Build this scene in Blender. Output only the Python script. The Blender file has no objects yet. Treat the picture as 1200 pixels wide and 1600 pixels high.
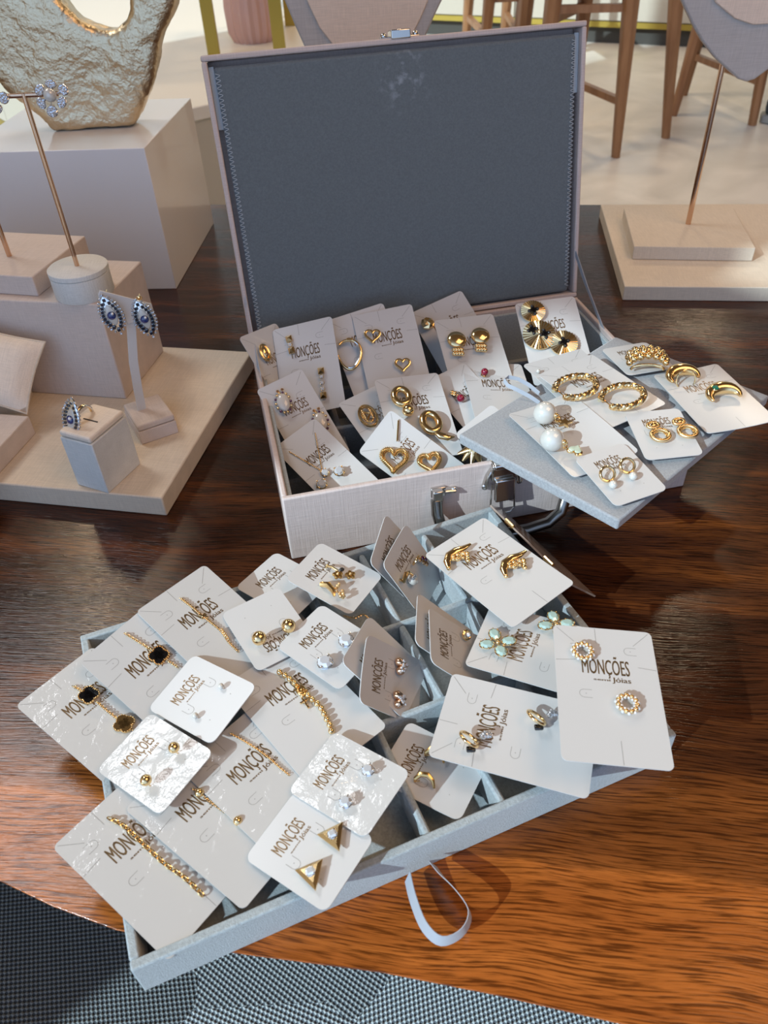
import bpy, bmesh, math, random
from mathutils import Vector, Matrix
random.seed(7)
SC = bpy.context.scene
COL = SC.collection
PI = math.pi
TZ = 0.45                       # table top height above the floor; z = 0 in the layout below is the table top

# ------------------------------------------------------------ camera
cam_d = bpy.data.cameras.new('camera')
cam = bpy.data.objects.new('camera', cam_d); COL.objects.link(cam)
cam_d.sensor_fit = 'VERTICAL'; cam_d.sensor_height = 36; cam_d.sensor_width = 27
cam_d.lens = 1210.488 * 36 / 1600
cam_d.clip_start = 0.01
RX = Vector((0.998551, -0.035337, -0.040557))
DN = Vector((-0.053792, -0.655973, -0.752866))
FW = Vector((0.0, 0.753957, -0.656924))
cam.matrix_world = Matrix.Translation((0, 0, 0.40 + TZ)) @ Matrix((
    (RX[0], -DN[0], -FW[0], 0), (RX[1], -DN[1], -FW[1], 0), (RX[2], -DN[2], -FW[2], 0), (0, 0, 0, 1)))
cam_d.dof.use_dof = True; cam_d.dof.focus_distance = 0.55; cam_d.dof.aperture_fstop = 15
SC.camera = cam

# ------------------------------------------------------------ world, sun, room and added fill lamps, exposure
SC.view_settings.view_transform = 'Standard'; SC.view_settings.look = 'None'
SC.view_settings.gamma = 1; SC.view_settings.use_curve_mapping = False
SC.view_settings.exposure = -0.1
W = bpy.data.worlds.new('surroundings'); SC.world = W; W.use_nodes = True
wn = W.node_tree.nodes; wl = W.node_tree.links; wn.clear()
w_out = wn.new('ShaderNodeOutputWorld'); w_bg = wn.new('ShaderNodeBackground')
w_tc = wn.new('ShaderNodeTexCoord')
w_dot = wn.new('ShaderNodeVectorMath'); w_dot.operation = 'DOT_PRODUCT'
w_dot.inputs[1].default_value = (-0.35, -0.93, 0.12)          # towards the windows behind the camera
w_r = wn.new('ShaderNodeValToRGB')
w_r.color_ramp.elements[0].position = 0.20; w_r.color_ramp.elements[0].color = (0.17, 0.12, 0.08, 1)
w_r.color_ramp.elements[1].position = 0.93; w_r.color_ramp.elements[1].color = (1.5, 2.15, 3.3, 1)
e = w_r.color_ramp.elements.new(0.60); e.color = (0.20, 0.145, 0.10, 1)
e = w_r.color_ramp.elements.new(0.78); e.color = (0.36, 0.38, 0.46, 1)
w_m = wn.new('ShaderNodeMath'); w_m.operation = 'MULTIPLY_ADD'; w_m.inputs[1].default_value = 0.5; w_m.inputs[2].default_value = 0.5
wl.new(w_tc.outputs['Generated'], w_dot.inputs[0]); wl.new(w_dot.outputs['Value'], w_m.inputs[0])
wl.new(w_m.outputs[0], w_r.inputs[0]); wl.new(w_r.outputs[0], w_bg.inputs[0]); wl.new(w_bg.outputs[0], w_out.inputs[0])
w_bg.inputs[1].default_value = 0.52
SUNDIR = Vector((0.686, 0.533, -0.4955)).normalized()
sd = bpy.data.lights.new('sun', 'SUN'); sd.energy = 4.8; sd.color = (0.72, 0.90, 1.0); sd.angle = math.radians(0.7)
so = bpy.data.objects.new('sun', sd); COL.objects.link(so)
so.rotation_euler = SUNDIR.to_track_quat('-Z', 'Y').to_euler(); so.location = (-3, -3, 4)
pd_ = bpy.data.lights.new('ceiling_panel', 'AREA'); pd_.shape = 'SQUARE'; pd_.size = 0.8; pd_.energy = 27; pd_.color = (0.95, 0.97, 1.0)
po = bpy.data.objects.new('ceiling_panel', pd_); COL.objects.link(po); po.location = (-1.45, 1.55, 2.9)
wd_ = bpy.data.lights.new('warm_fill', 'AREA'); wd_.shape = 'SQUARE'; wd_.size = 1.3; wd_.energy = 21; wd_.color = (1.0, 0.60, 0.32)  # added warm fill from overhead, unseen, placed clear of table reflections
wo = bpy.data.objects.new('warm_fill', wd_); COL.objects.link(wo); wo.location = (1.2, -0.15, 2.7)
wo.rotation_euler = (Vector((0, .55, .45)) - wo.location).to_track_quat('-Z', 'Y').to_euler()
for i, (x, y) in enumerate(((2.6, 0.4), (0.2, 3.6), (1.6, 3.4), (-1.5, 3.2))):  # added unseen fill lamps, the strong ones over the background floor
    ld = bpy.data.lights.new('overhead_fill', 'AREA'); ld.shape = 'DISK'; ld.size = 0.35; ld.energy = 4 if i < 1 else 19; ld.color = (1.0, 0.76, 0.50)
    lo = bpy.data.objects.new('overhead_fill', ld); COL.objects.link(lo); lo.location = (x, y, 2.9)

# ------------------------------------------------------------ materials
def mat(name, col=(.8, .8, .8), rough=.5, metal=0., coat=0., sheen=0., spec=.5):
    m = bpy.data.materials.new(name); m.use_nodes = True
    b = m.node_tree.nodes['Principled BSDF']
    b.inputs['Base Color'].default_value = (*col, 1); b.inputs['Roughness'].default_value = rough
    b.inputs['Metallic'].default_value = metal; b.inputs['Coat Weight'].default_value = coat
    b.inputs['Sheen Weight'].default_value = sheen; b.inputs['Specular IOR Level'].default_value = spec
    return m
def N(m, t, **kw):
    n = m.node_tree.nodes.new(t)
    for k, v in kw.items():
        if k.startswith('i_'): n.inputs[k[2:].replace('_', ' ')].default_value = v
        else: setattr(n, k, v)
    return n
def L(m, a, b): m.node_tree.links.new(a, b)
def BS(m): return m.node_tree.nodes['Principled BSDF']
def noise_bump(m, scale, strength, dist=.001, detail=2., to_coat=False, obj=True, stretch=None):
    tc = N(m, 'ShaderNodeTexCoord'); nz = N(m, 'ShaderNodeTexNoise'); nz.inputs['Scale'].default_value = scale; nz.inputs['Detail'].default_value = detail
    bp = N(m, 'ShaderNodeBump'); bp.inputs['Strength'].default_value = strength; bp.inputs['Distance'].default_value = dist
    src = tc.outputs['Object']
    if stretch:
        mp = N(m, 'ShaderNodeMapping'); mp.inputs['Scale'].default_value = stretch; L(m, src, mp.inputs[0]); src = mp.outputs[0]
    L(m, src, nz.inputs['Vector']); L(m, nz.outputs['Fac'], bp.inputs['Height'])
    if to_coat: L(m, bp.outputs[0], BS(m).inputs['Coat Normal'])
    else: L(m, bp.outputs[0], BS(m).inputs['Normal'])
    return nz
def noise_color(m, scale, c1, c2, p1=.35, p2=.65, detail=3., stretch=None, dist=0.):
    tc = N(m, 'ShaderNodeTexCoord'); nz = N(m, 'ShaderNodeTexNoise'); nz.inputs['Scale'].default_value = scale; nz.inputs['Detail'].default_value = detail
    nz.inputs['Distortion'].default_value = dist
    r = N(m, 'ShaderNodeValToRGB'); r.color_ramp.elements[0].position = p1; r.color_ramp.elements[1].position = p2
    r.color_ramp.elements[0].color = (*c1, 1); r.color_ramp.elements[1].color = (*c2, 1)
    src = tc.outputs['Object']
    if stretch:
        mp = N(m, 'ShaderNodeMapping'); mp.inputs['Scale'].default_value = stretch; L(m, src, mp.inputs[0]); src = mp.outputs[0]
    L(m, src, nz.inputs['Vector']); L(m, nz.outputs['Fac'], r.inputs[0]); L(m, r.outputs[0], BS(m).inputs['Base Color'])
    return r

M_gold = mat('polished gold', (0.90, 0.66, 0.34), .14, 1.)
M_gold_dark = mat('antique gold', (0.66, 0.43, 0.17), .22, 1.)
M_rose = mat('rose gold', (0.70, 0.46, 0.31), .18, 1.)
M_silver = mat('polished silver', (0.80, 0.80, 0.80), .14, 1.)
M_chrome = mat('case hardware steel', (0.62, 0.60, 0.57), .16, 1.)
M_handle = mat('dark handle steel', (0.30, 0.29, 0.27), .22, 1.)
M_pave = mat('pave crystal', (0.62, 0.64, 0.68), .18, .75)
_n = N(M_pave, 'ShaderNodeTexVoronoi'); _n.inputs['Scale'].default_value = 900
_t = N(M_pave, 'ShaderNodeTexCoord'); _b = N(M_pave, 'ShaderNodeBump'); _b.inputs['Strength'].default_value = .9; _b.inputs['Distance'].default_value = .0006
L(M_pave, _t.outputs['Object'], _n.inputs['Vector']); L(M_pave, _n.outputs['Distance'], _b.inputs['Height']); L(M_pave, _b.outputs[0], BS(M_pave).inputs['Normal'])
M_crystal = mat('clear crystal', (0.80, 0.82, 0.86), .06, .45, coat=1.)
M_aqua = mat('aqua crystal', (0.52, 0.72, 0.66), .06, .3, coat=1.)
M_green = mat('emerald', (0.01, 0.16, 0.09), .06, 0, coat=1.)
M_ruby = mat('ruby bead', (0.20, 0.004, 0.025), .08, 0, coat=1.)
M_sapphire = mat('sapphire', (0.01, 0.03, 0.16), .08, 0, coat=1.)
M_navy = mat('navy stone ring', (0.012, 0.018, 0.035), .15, 0, coat=1.)
M_amethyst = mat('dark purple gem', (0.09, 0.01, 0.06), .08, 0, coat=1.)
M_amber = mat('brown crystal', (0.36, 0.17, 0.06), .08, .4, coat=1.)
M_onyx = mat('black onyx', (0.004, 0.004, 0.005), .08, 0, coat=.6)
M_tiger = mat('brown reflective stone', (0.16, 0.09, 0.03), .08, .5, coat=1.)
M_pearl = mat('pearl', (0.60, 0.58, 0.53), .22, .1, coat=.8)
M_opal = mat('milky opal', (0.60, 0.56, 0.50), .15, 0, coat=.6)

M_card = mat('coated white card', (0.55, 0.54, 0.53), .42, 0, coat=.25); BS(M_card).inputs['Coat Roughness'].default_value = .18
noise_bump(M_card, 60, .04, .001)
M_wrap = mat('white card in clear film', (0.53, 0.52, 0.505), .42, 0, coat=.8); BS(M_wrap).inputs['Coat Roughness'].default_value = .10
noise_bump(M_wrap, 48, .62, .004, 5., to_coat=True)
M_edge = mat('card edge', (0.72, 0.71, 0.70), .5)
M_ink = mat('bronze printing', (0.23, 0.15, 0.075), .35, .5)
M_cut = mat('die cut line', (0.30, 0.29, 0.28), .6)

def velvet(name, c, lo=.82, hi=1.12):
    m = mat(name, c, .85, 0, sheen=.45, spec=.2); BS(m).inputs['Sheen Roughness'].default_value = .4
    noise_color(m, 700, tuple(x * lo for x in c), tuple(x * hi for x in c), .3, .7, 4.)
    noise_bump(m, 1500, .5, .0006)
    return m
M_velvet = velvet('grey velvet', (0.36, 0.40, 0.415))
M_board_velvet = velvet('pale grey felt board', (0.33, 0.335, 0.345))
M_lid_velvet = velvet('slate grey velvet', (0.135, 0.155, 0.165), .9, 1.1)
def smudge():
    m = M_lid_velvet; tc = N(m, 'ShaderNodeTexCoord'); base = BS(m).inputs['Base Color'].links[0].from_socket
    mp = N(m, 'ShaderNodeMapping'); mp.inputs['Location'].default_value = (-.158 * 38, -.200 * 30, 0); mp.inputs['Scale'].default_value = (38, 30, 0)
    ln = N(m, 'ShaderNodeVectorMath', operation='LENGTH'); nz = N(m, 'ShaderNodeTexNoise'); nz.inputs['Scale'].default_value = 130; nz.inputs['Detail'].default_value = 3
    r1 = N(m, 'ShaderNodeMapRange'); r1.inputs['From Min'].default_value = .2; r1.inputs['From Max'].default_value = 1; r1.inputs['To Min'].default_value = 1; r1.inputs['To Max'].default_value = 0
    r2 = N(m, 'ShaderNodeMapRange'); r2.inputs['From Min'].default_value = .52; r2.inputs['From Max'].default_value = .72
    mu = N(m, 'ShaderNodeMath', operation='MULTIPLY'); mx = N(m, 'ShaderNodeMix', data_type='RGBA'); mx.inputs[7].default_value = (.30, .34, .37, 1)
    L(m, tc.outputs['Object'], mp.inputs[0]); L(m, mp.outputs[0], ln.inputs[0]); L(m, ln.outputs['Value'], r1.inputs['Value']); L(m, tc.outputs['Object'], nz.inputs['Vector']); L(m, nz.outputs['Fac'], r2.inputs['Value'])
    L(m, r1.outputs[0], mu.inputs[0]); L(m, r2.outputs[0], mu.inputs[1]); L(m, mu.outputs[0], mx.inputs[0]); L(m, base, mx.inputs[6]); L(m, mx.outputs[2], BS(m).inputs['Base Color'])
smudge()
M_lining = velvet('taupe grey suede', (0.20, 0.19, 0.185))
M_thread = mat('pale stitching thread', (0.42, 0.45, 0.47), .7)
M_ribbon = mat('grey satin ribbon', (0.34, 0.36, 0.40), .35, 0, sheen=.3)
def linen(name, c, s=900, b=.35):
    m = mat(name, c, .62, 0, spec=.35)
    tc = N(m, 'ShaderNodeTexCoord'); w1 = N(m, 'ShaderNodeTexNoise'); w2 = N(m, 'ShaderNodeTexNoise')
    m1 = N(m, 'ShaderNodeMapping'); m1.inputs['Scale'].default_value = (s, s * .05, s * .05)
    m2 = N(m, 'ShaderNodeMapping'); m2.inputs['Scale'].default_value = (s * .05, s, s)
    mx = N(m, 'ShaderNodeMath', operation='ADD'); bp = N(m, 'ShaderNodeBump'); bp.inputs['Strength'].default_value = b; bp.inputs['Distance'].default_value = .0005
    for w in (w1, w2): w.inputs['Scale'].default_value = 1; w.inputs['Detail'].default_value = 2
    L(m, tc.outputs['Object'], m1.inputs[0]); L(m, tc.outputs['Object'], m2.inputs[0]); L(m, m1.outputs[0], w1.inputs['Vector']); L(m, m2.outputs[0], w2.inputs['Vector'])
    L(m, w1.outputs['Fac'], mx.inputs[0]); L(m, w2.outputs['Fac'], mx.inputs[1]); L(m, mx.outputs[0], bp.inputs['Height']); L(m, bp.outputs[0], BS(m).inputs['Normal'])
    r = N(m, 'ShaderNodeValToRGB'); r.color_ramp.elements[0].position = .7 / 2; r.color_ramp.elements[1].position = 1.3 / 2
    h = N(m, 'ShaderNodeMath', operation='MULTIPLY'); h.inputs[1].default_value = .5
    r.color_ramp.elements[0].color = (*[x * .9 for x in c], 1); r.color_ramp.elements[1].color = (*[min(1, x * 1.08) for x in c], 1)
    L(m, mx.outputs[0], h.inputs[0]); L(m, h.outputs[0], r.inputs[0]); L(m, r.outputs[0], BS(m).inputs['Base Color'])
    return m
M_case = linen('blush grey linen wrap', (0.56, 0.46, 0.42))
M_prop = linen('cream leatherette', (0.66, 0.56, 0.44), 1400, .15)
M_prop_pink = linen('blush leatherette', (0.60, 0.51, 0.455), 1400, .15)
M_prop_white = linen('pale suede', (0.66, 0.66, 0.63), 1600, .2)
M_pillow = linen('cream satin', (0.80, 0.69, 0.57), 1400, .15)
M_bib = linen('peach suede', (0.80, 0.62, 0.48), 1400, .15)
M_bust = linen('taupe leatherette', (0.50, 0.45, 0.41), 900, .5)
M_cube = mat('glossy cream lacquer', (0.80, 0.77, 0.75), .22, 0, coat=.4)
M_white_plastic = mat('white lacquered stand', (0.62, 0.61, 0.60), .3)
M_flap = mat('brown acrylic flap', (0.30, 0.23, 0.19), .15, 0, coat=.6)
M_black = mat('black slot', (0.02, 0.02, 0.02), .7)
M_brass_leg = mat('brushed brass', (0.42, 0.31, 0.06), .4, .7)
M_chairwood = mat('chair oak', (0.34, 0.16, 0.07), .45)
noise_color(M_chairwood, 6, (0.24, 0.105, 0.04), (0.37, 0.185, 0.08), .3, .7, 4., (8, 8, 1))
M_sculpt = mat('hammered champagne gold', (0.66, 0.54, 0.36), .30, 1.)
noise_bump(M_sculpt, 170, .6, .003, 6.)
M_cabinet = mat('greige cabinet laminate', (0.48, 0.43, 0.34), .5)
M_counter = mat('cream counter', (0.72, 0.66, 0.56), .4)
M_dark = mat('dark plinth laminate', (0.05, 0.045, 0.035), .6)  # dark laminate of the cabinet plinths
M_pinkvase = mat('pink ribbed glass', (0.62, 0.38, 0.32), .25)
M_denim = mat('blue denim', (0.02, 0.045, 0.13), .9); noise_bump(M_denim, 600, .4)
M_shoe = mat('grey sneaker', (0.05, 0.06, 0.06), .8); M_sole = mat('pale sneaker sole', (0.32, 0.33, 0.31), .7)

# table wood: dark rosewood heartwood, bright sapwood towards the front right edge, fine dark pores
M_wood = mat('live edge rosewood', (.2, .08, .03), .16, 0, spec=.34)
def wood():
    m = M_wood; tc = N(m, 'ShaderNodeTexCoord')
    wr = N(m, 'ShaderNodeTexNoise'); wr.inputs['Scale'].default_value = 5; wr.inputs['Detail'].default_value = 2
    mx0 = N(m, 'ShaderNodeVectorMath', operation='SCALE'); mx0.inputs['Scale'].default_value = .035
    sub = N(m, 'ShaderNodeVectorMath', operation='SUBTRACT'); sub.inputs[1].default_value = (.5, .5, .5)
    add = N(m, 'ShaderNodeVectorMath', operation='ADD')
    rot = N(m, 'ShaderNodeMapping'); rot.inputs['Rotation'].default_value = (0, 0, .16)
    L(m, tc.outputs['Object'], rot.inputs[0]); L(m, rot.outputs[0], wr.inputs['Vector']); L(m, wr.outputs['Color'], sub.inputs[0]); L(m, sub.outputs[0], mx0.inputs[0])
    L(m, mx0.outputs[0], add.inputs[1]); L(m, rot.outputs[0], add.inputs[0])
    def noi(sc, stretch, detail, rough=.55):
        mp = N(m, 'ShaderNodeMapping'); mp.inputs['Scale'].default_value = stretch
        n = N(m, 'ShaderNodeTexNoise'); n.inputs['Scale'].default_value = sc; n.inputs['Detail'].default_value = detail; n.inputs['Roughness'].default_value = rough
        L(m, add.outputs[0], mp.inputs[0]); L(m, mp.outputs[0], n.inputs['Vector']); return n
    bands = noi(1, (2.6, 34, 1), 6, .62)
    pores = noi(1, (34, 800, 1), 3, .6)
    fine = noi(1, (60, 1500, 1), 2, .6)
    big = noi(1, (1.4, 5, 1), 2)
    rb = N(m, 'ShaderNodeValToRGB'); rb.color_ramp.elements[0].position = .30; rb.color_ramp.elements[1].position = .72
    rb.color_ramp.elements[0].color = (.016, .005, .003, 1); rb.color_ramp.elements[1].color = (.185, .056, .012, 1)
    e = rb.color_ramp.elements.new(.52); e.color = (.060, .018, .006, 1)
    L(m, bands.outputs['Fac'], rb.inputs[0])
    # sapwood mask: distance in front of the seam line, and the left front corner region
    sx = N(m, 'ShaderNodeSeparateXYZ'); L(m, tc.outputs['Object'], sx.inputs[0])
    a1 = N(m, 'ShaderNodeMath', operation='MULTIPLY_ADD'); a1.inputs[1].default_value = .20; a1.inputs[2].default_value = -.195
    L(m, sx.outputs['X'], a1.inputs[0])
    a2 = N(m, 'ShaderNodeMath', operation='ADD'); L(m, sx.outputs['Y'], a2.inputs[0]); L(m, a1.outputs[0], a2.inputs[1])
    wob = N(m, 'ShaderNodeTexNoise'); wob.inputs['Scale'].default_value = 7; L(m, tc.outputs['Object'], wob.inputs['Vector'])
    a3 = N(m, 'ShaderNodeMath', operation='MULTIPLY_ADD'); a3.inputs[1].default_value = .03; L(m, wob.outputs['Fac'], a3.inputs[0]); L(m, a2.outputs[0], a3.inputs[2])
    mr = N(m, 'ShaderNodeMapRange'); mr.inputs['From Min'].default_value = .013; mr.inputs['From Max'].default_value = .016; mr.inputs['To Min'].default_value = 1; mr.inputs['To Max'].default_value = 0
    L(m, a3.outputs[0], mr.inputs['Value'])
    mr2 = N(m, 'ShaderNodeMapRange'); mr2.inputs['From Min'].default_value = .016; mr2.inputs['From Max'].default_value = .095; mr2.inputs['To Min'].default_value = .45; mr2.inputs['To Max'].default_value = 0
    L(m, a3.outputs[0], mr2.inputs['Value'])
    mxm = N(m, 'ShaderNodeMath', operation='MAXIMUM'); L(m, mr.outputs[0], mxm.inputs[0]); L(m, mr2.outputs[0], mxm.inputs[1])
    sap = N(m, 'ShaderNodeValToRGB'); sap.color_ramp.elements[0].position = .3; sap.color_ramp.elements[1].position = .7
    sap.color_ramp.elements[0].color = (.26, .066, .011, 1); sap.color_ramp.elements[1].color = (.48, .145, .026, 1); L(m, bands.outputs['Fac'], sap.inputs[0])
    mix = N(m, 'ShaderNodeMix', data_type='RGBA'); L(m, mxm.outputs[0], mix.inputs[0]); L(m, rb.outputs[0], mix.inputs[6]); L(m, sap.outputs[0], mix.inputs[7])
    pr = N(m, 'ShaderNodeValToRGB'); pr.color_ramp.elements[0].position = .40; pr.color_ramp.elements[1].position = .53
    pr.color_ramp.elements[0].color = (.20, .16, .15, 1); pr.color_ramp.elements[1].color = (1, 1, 1, 1); L(m, pores.outputs['Fac'], pr.inputs[0])
    mul = N(m, 'ShaderNodeMix', data_type='RGBA', blend_type='MULTIPLY'); mul.inputs[0].default_value = .85
    L(m, mix.outputs[2], mul.inputs[6]); L(m, pr.outputs[0], mul.inputs[7])
    fr = N(m, 'ShaderNodeValToRGB'); fr.color_ramp.elements[0].position = .3; fr.color_ramp.elements[1].position = .6
    fr.color_ramp.elements[0].color = (.6, .6, .6, 1); fr.color_ramp.elements[1].color = (1.1, 1.1, 1.1, 1); L(m, fine.outputs['Fac'], fr.inputs[0])
    mul2 = N(m, 'ShaderNodeMix', data_type='RGBA', blend_type='MULTIPLY'); mul2.inputs[0].default_value = .6
    L(m, mul.outputs[2], mul2.inputs[6]); L(m, fr.outputs[0], mul2.inputs[7]); L(m, mul2.outputs[2], BS(m).inputs['Base Color'])
    bp = N(m, 'ShaderNodeBump'); bp.inputs['Strength'].default_value = .28; bp.inputs['Distance'].default_value = .0008
    L(m, pores.outputs['Fac'], bp.inputs['Height']); L(m, bp.outputs[0], BS(m).inputs['Normal']); L(m, bp.outputs[0], BS(m).inputs['Coat Normal'])
wood()

M_stone = mat('pale stone floor tiles', (.6, .55, .48), .38)
noise_color(M_stone, 3.2, (.56, .52, .45), (.78, .73, .65), .3, .7, 6., None, 1.2)

# woven floor carpet: patches of basket weave turned in different directions
M_carpet = mat('grey woven carpet', (.2, .22, .23), .9, spec=.1)
def carpet():
    m = M_carpet; tc = N(m, 'ShaderNodeTexCoord')
    vo = N(m, 'ShaderNodeTexVoronoi', distance='MANHATTAN'); vo.inputs['Scale'].default_value = 3.6; vo.inputs['Randomness'].default_value = .85
    L(m, tc.outputs['Object'], vo.inputs['Vector'])
    sp = N(m, 'ShaderNodeSeparateColor'); L(m, vo.outputs['Color'], sp.inputs[0])
    ang = N(m, 'ShaderNodeMath', operation='MULTIPLY'); ang.inputs[1].default_value = 3.14; L(m, sp.outputs[0], ang.inputs[0])
    rt = N(m, 'ShaderNodeVectorRotate', rotation_type='Z_AXIS'); L(m, tc.outputs['Object'], rt.inputs['Vector']); L(m, ang.outputs[0], rt.inputs['Angle'])
    sx = N(m, 'ShaderNodeSeparateXYZ'); L(m, rt.outputs[0], sx.inputs[0])
    outs = []
    for ax, k in (('X', 1150), ('Y', 900)):
        a = N(m, 'ShaderNodeMath', operation='MULTIPLY'); a.inputs[1].default_value = k; L(m, sx.outputs[ax], a.inputs[0])
        s = N(m, 'ShaderNodeMath', operation='SINE'); L(m, a.outputs[0], s.inputs[0]); outs.append(s)
    mu = N(m, 'ShaderNodeMath', operation='MULTIPLY'); L(m, outs[0].outputs[0], mu.inputs[0]); L(m, outs[1].outputs[0], mu.inputs[1])
    r = N(m, 'ShaderNodeValToRGB'); r.color_ramp.elements[0].position = .40; r.color_ramp.elements[1].position = .62
    r.color_ramp.elements[0].color = (.10, .115, .13, 1); r.color_ramp.elements[1].color = (.44, .475, .465, 1)
    hf = N(m, 'ShaderNodeMath', operation='MULTIPLY_ADD'); hf.inputs[1].default_value = .5; hf.inputs[2].default_value = .5; L(m, mu.outputs[0], hf.inputs[0]); L(m, hf.outputs[0], r.inputs[0])
    sh = N(m, 'ShaderNodeMapRange'); sh.inputs['To Min'].default_value = .6; sh.inputs['To Max'].default_value = 1.35; L(m, sp.outputs[1], sh.inputs['Value'])
    mm = N(m, 'ShaderNodeVectorMath', operation='SCALE'); L(m, r.outputs[0], mm.inputs[0]); L(m, sh.outputs[0], mm.inputs['Scale']); L(m, mm.outputs[0], BS(m).inputs['Base Color'])
    bp = N(m, 'ShaderNodeBump'); bp.inputs['Strength'].default_value = .6; bp.inputs['Distance'].default_value = .002; L(m, mu.outputs[0], bp.inputs['Height']); L(m, bp.outputs[0], BS(m).inputs['Normal'])
carpet()

# ------------------------------------------------------------ mesh helpers
def Tm(x=0, y=0, z=0): return Matrix.Translation((x, y, z))
def Rm(a, ax='Z'): return Matrix.Rotation(a, 4, ax)
def Sm(x, y=None, z=None):
    if y is None: y = z = x
    return Matrix.Diagonal((x, y, z, 1))
def frame(o, x, y, z): return Matrix(((x[0], y[0], z[0], o[0]), (x[1], y[1], z[1], o[1]), (x[2], y[2], z[2], o[2]), (0, 0, 0, 1)))
class MB:
    def __init__(s): s.v = []; s.f = []
    def add(s, vs, fs, m=None):
        o = len(s.v)
        for v in vs: s.v.append(tuple(m @ Vector(v)) if m else tuple(v))
        for f in fs: s.f.append(tuple(i + o for i in f))
        return s
    def box(s, x0, x1, y0, y1, z0, z1, m=None):
        return s.add([(x, y, z) for z in (z0, z1) for y in (y0, y1) for x in (x0, x1)],
                     [(0, 2, 3, 1), (4, 5, 7, 6), (0, 1, 5, 4), (2, 6, 7, 3), (0, 4, 6, 2), (1, 3, 7, 5)], m)
    def sphere(s, c, r, m=None, nu=14, nv=9):
        if not isinstance(r, (tuple, list)): r = (r, r, r)
        vs = [(c[0], c[1], c[2] - r[2])]
        for j in range(1, nv):
            t = PI * j / nv
            for i in range(nu):
                a = 2 * PI * i / nu; vs.append((c[0] + r[0] * math.sin(t) * math.cos(a), c[1] + r[1] * math.sin(t) * math.sin(a), c[2] - r[2] * math.cos(t)))
        vs.append((c[0], c[1], c[2] + r[2])); fs = []
        for i in range(nu):
            fs.append((0, 1 + (i + 1) % nu, 1 + i)); q = 1 + (nv - 2) * nu; fs.append((q + i, q + (i + 1) % nu, len(vs) - 1))
            for j in range(nv - 2):
                a = 1 + j * nu; fs.append((a + i, a + (i + 1) % nu, a + nu + (i + 1) % nu, a + nu + i))
        return s.add(vs, fs, m)
    def prism(s, pts, z0, z1, m=None, inset=0., sc=1.):
        n = len(pts); cx = sum(p[0] for p in pts) / n; cy = sum(p[1] for p in pts) / n
        lay = [(z0, 1.)] + ([(z1 - inset, 1.), (z1, sc)] if inset else [(z1, sc)])
        vs = [(cx + (p[0] - cx) * k, cy + (p[1] - cy) * k, z) for z, k in lay for p in pts]; fs = []
        for l in range(len(lay) - 1):
            for i in range(n): fs.append((l * n + i, l * n + (i + 1) % n, (l + 1) * n + (i + 1) % n, (l + 1) * n + i))
        fs.append(tuple(reversed(range(n)))); fs.append(tuple(range((len(lay) - 1) * n, len(lay) * n)))
        return s.add(vs, fs, m)
    def lathe(s, prof, m=None, n=28):
        vs = [(r * math.cos(2 * PI * i / n), r * math.sin(2 * PI * i / n), z) for r, z in prof for i in range(n)]; fs = []
        for l in range(len(prof) - 1):
            for i in range(n): fs.append((l * n + i, l * n + (i + 1) % n, (l + 1) * n + (i + 1) % n, (l + 1) * n + i))
        fs.append(tuple(reversed(range(n)))); fs.append(tuple(range((len(prof) - 1) * n, len(prof) * n)))
        return s.add(vs, fs, m)
    def cyl(s, r, z0, z1, m=None, n=20, r2=None): return s.lathe([(r, z0), (r2 if r2 is not None else r, z1)], m, n)
    def tube(s, pts, r, m=None, n=8, closed=False, sq=None):
        P = [Vector(p) for p in pts]; k = len(P); vs = []; fs = []; up = None
        for i in range(k):
            t = (P[(i + 1) % k] - P[i - 1]) if closed else (P[min(i + 1, k - 1)] - P[max(i - 1, 0)])
            t.normalize()
            if up is None: up = Vector((0, 0, 1)) if abs(t.z) < .9 else Vector((1, 0, 0))
            a = t.cross(up).normalized(); b = a.cross(t).normalized(); up = b
            ri = r(i / (k - 1 if not closed else k)) if callable(r) else r
            ra, rb = (ri, ri) if not sq else (ri * sq[0], ri * sq[1])
            for j in range(n):
                w = 2 * PI * j / n + (PI / 4 if n == 4 else 0); vs.append(P[i] + a * math.cos(w) * ra + b * math.sin(w) * rb)
        for i in range(k if closed else k - 1):
            for j in range(n):
                q = (i + 1) % k; fs.append((i * n + j, i * n + (j + 1) % n, q * n + (j + 1) % n, q * n + j))
        if not closed: fs.append(tuple(reversed(range(n)))); fs.append(tuple(range((k - 1) * n, k * n)))
        return s.add(vs, fs, m)
    def torus(s, R, r, m=None, n=22, k=8, ry=None):
        return s.tube([(R * math.cos(2 * PI * i / n), (ry or R) * math.sin(2 * PI * i / n), 0) for i in range(n)], r, m, k, True)
    def strip(s, pts, wv, th=.0004, m=None):
        "flat ribbon: centre line pts, half-width vector(s) wv"
        P = [Vector(p) for p in pts]; k = len(P); vs = []; fs = []
        for i, p in enumerate(P):
            w = Vector(wv[i]) if isinstance(wv, list) else Vector(wv); t = (P[min(i + 1, k - 1)] - P[max(i - 1, 0)]).normalized(); nn = t.cross(w).normalized() * th
            vs += [p - w - nn, p + w - nn, p + w + nn, p - w + nn]
        for i in range(k - 1):
            for j in range(4): fs.append((i * 4 + j, i * 4 + (j + 1) % 4, i * 4 + 4 + (j + 1) % 4, i * 4 + 4 + j))
        fs += [(3, 2, 1, 0), tuple((k - 1) * 4 + j for j in range(4))]
        return s.add(vs, fs, m)
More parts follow.
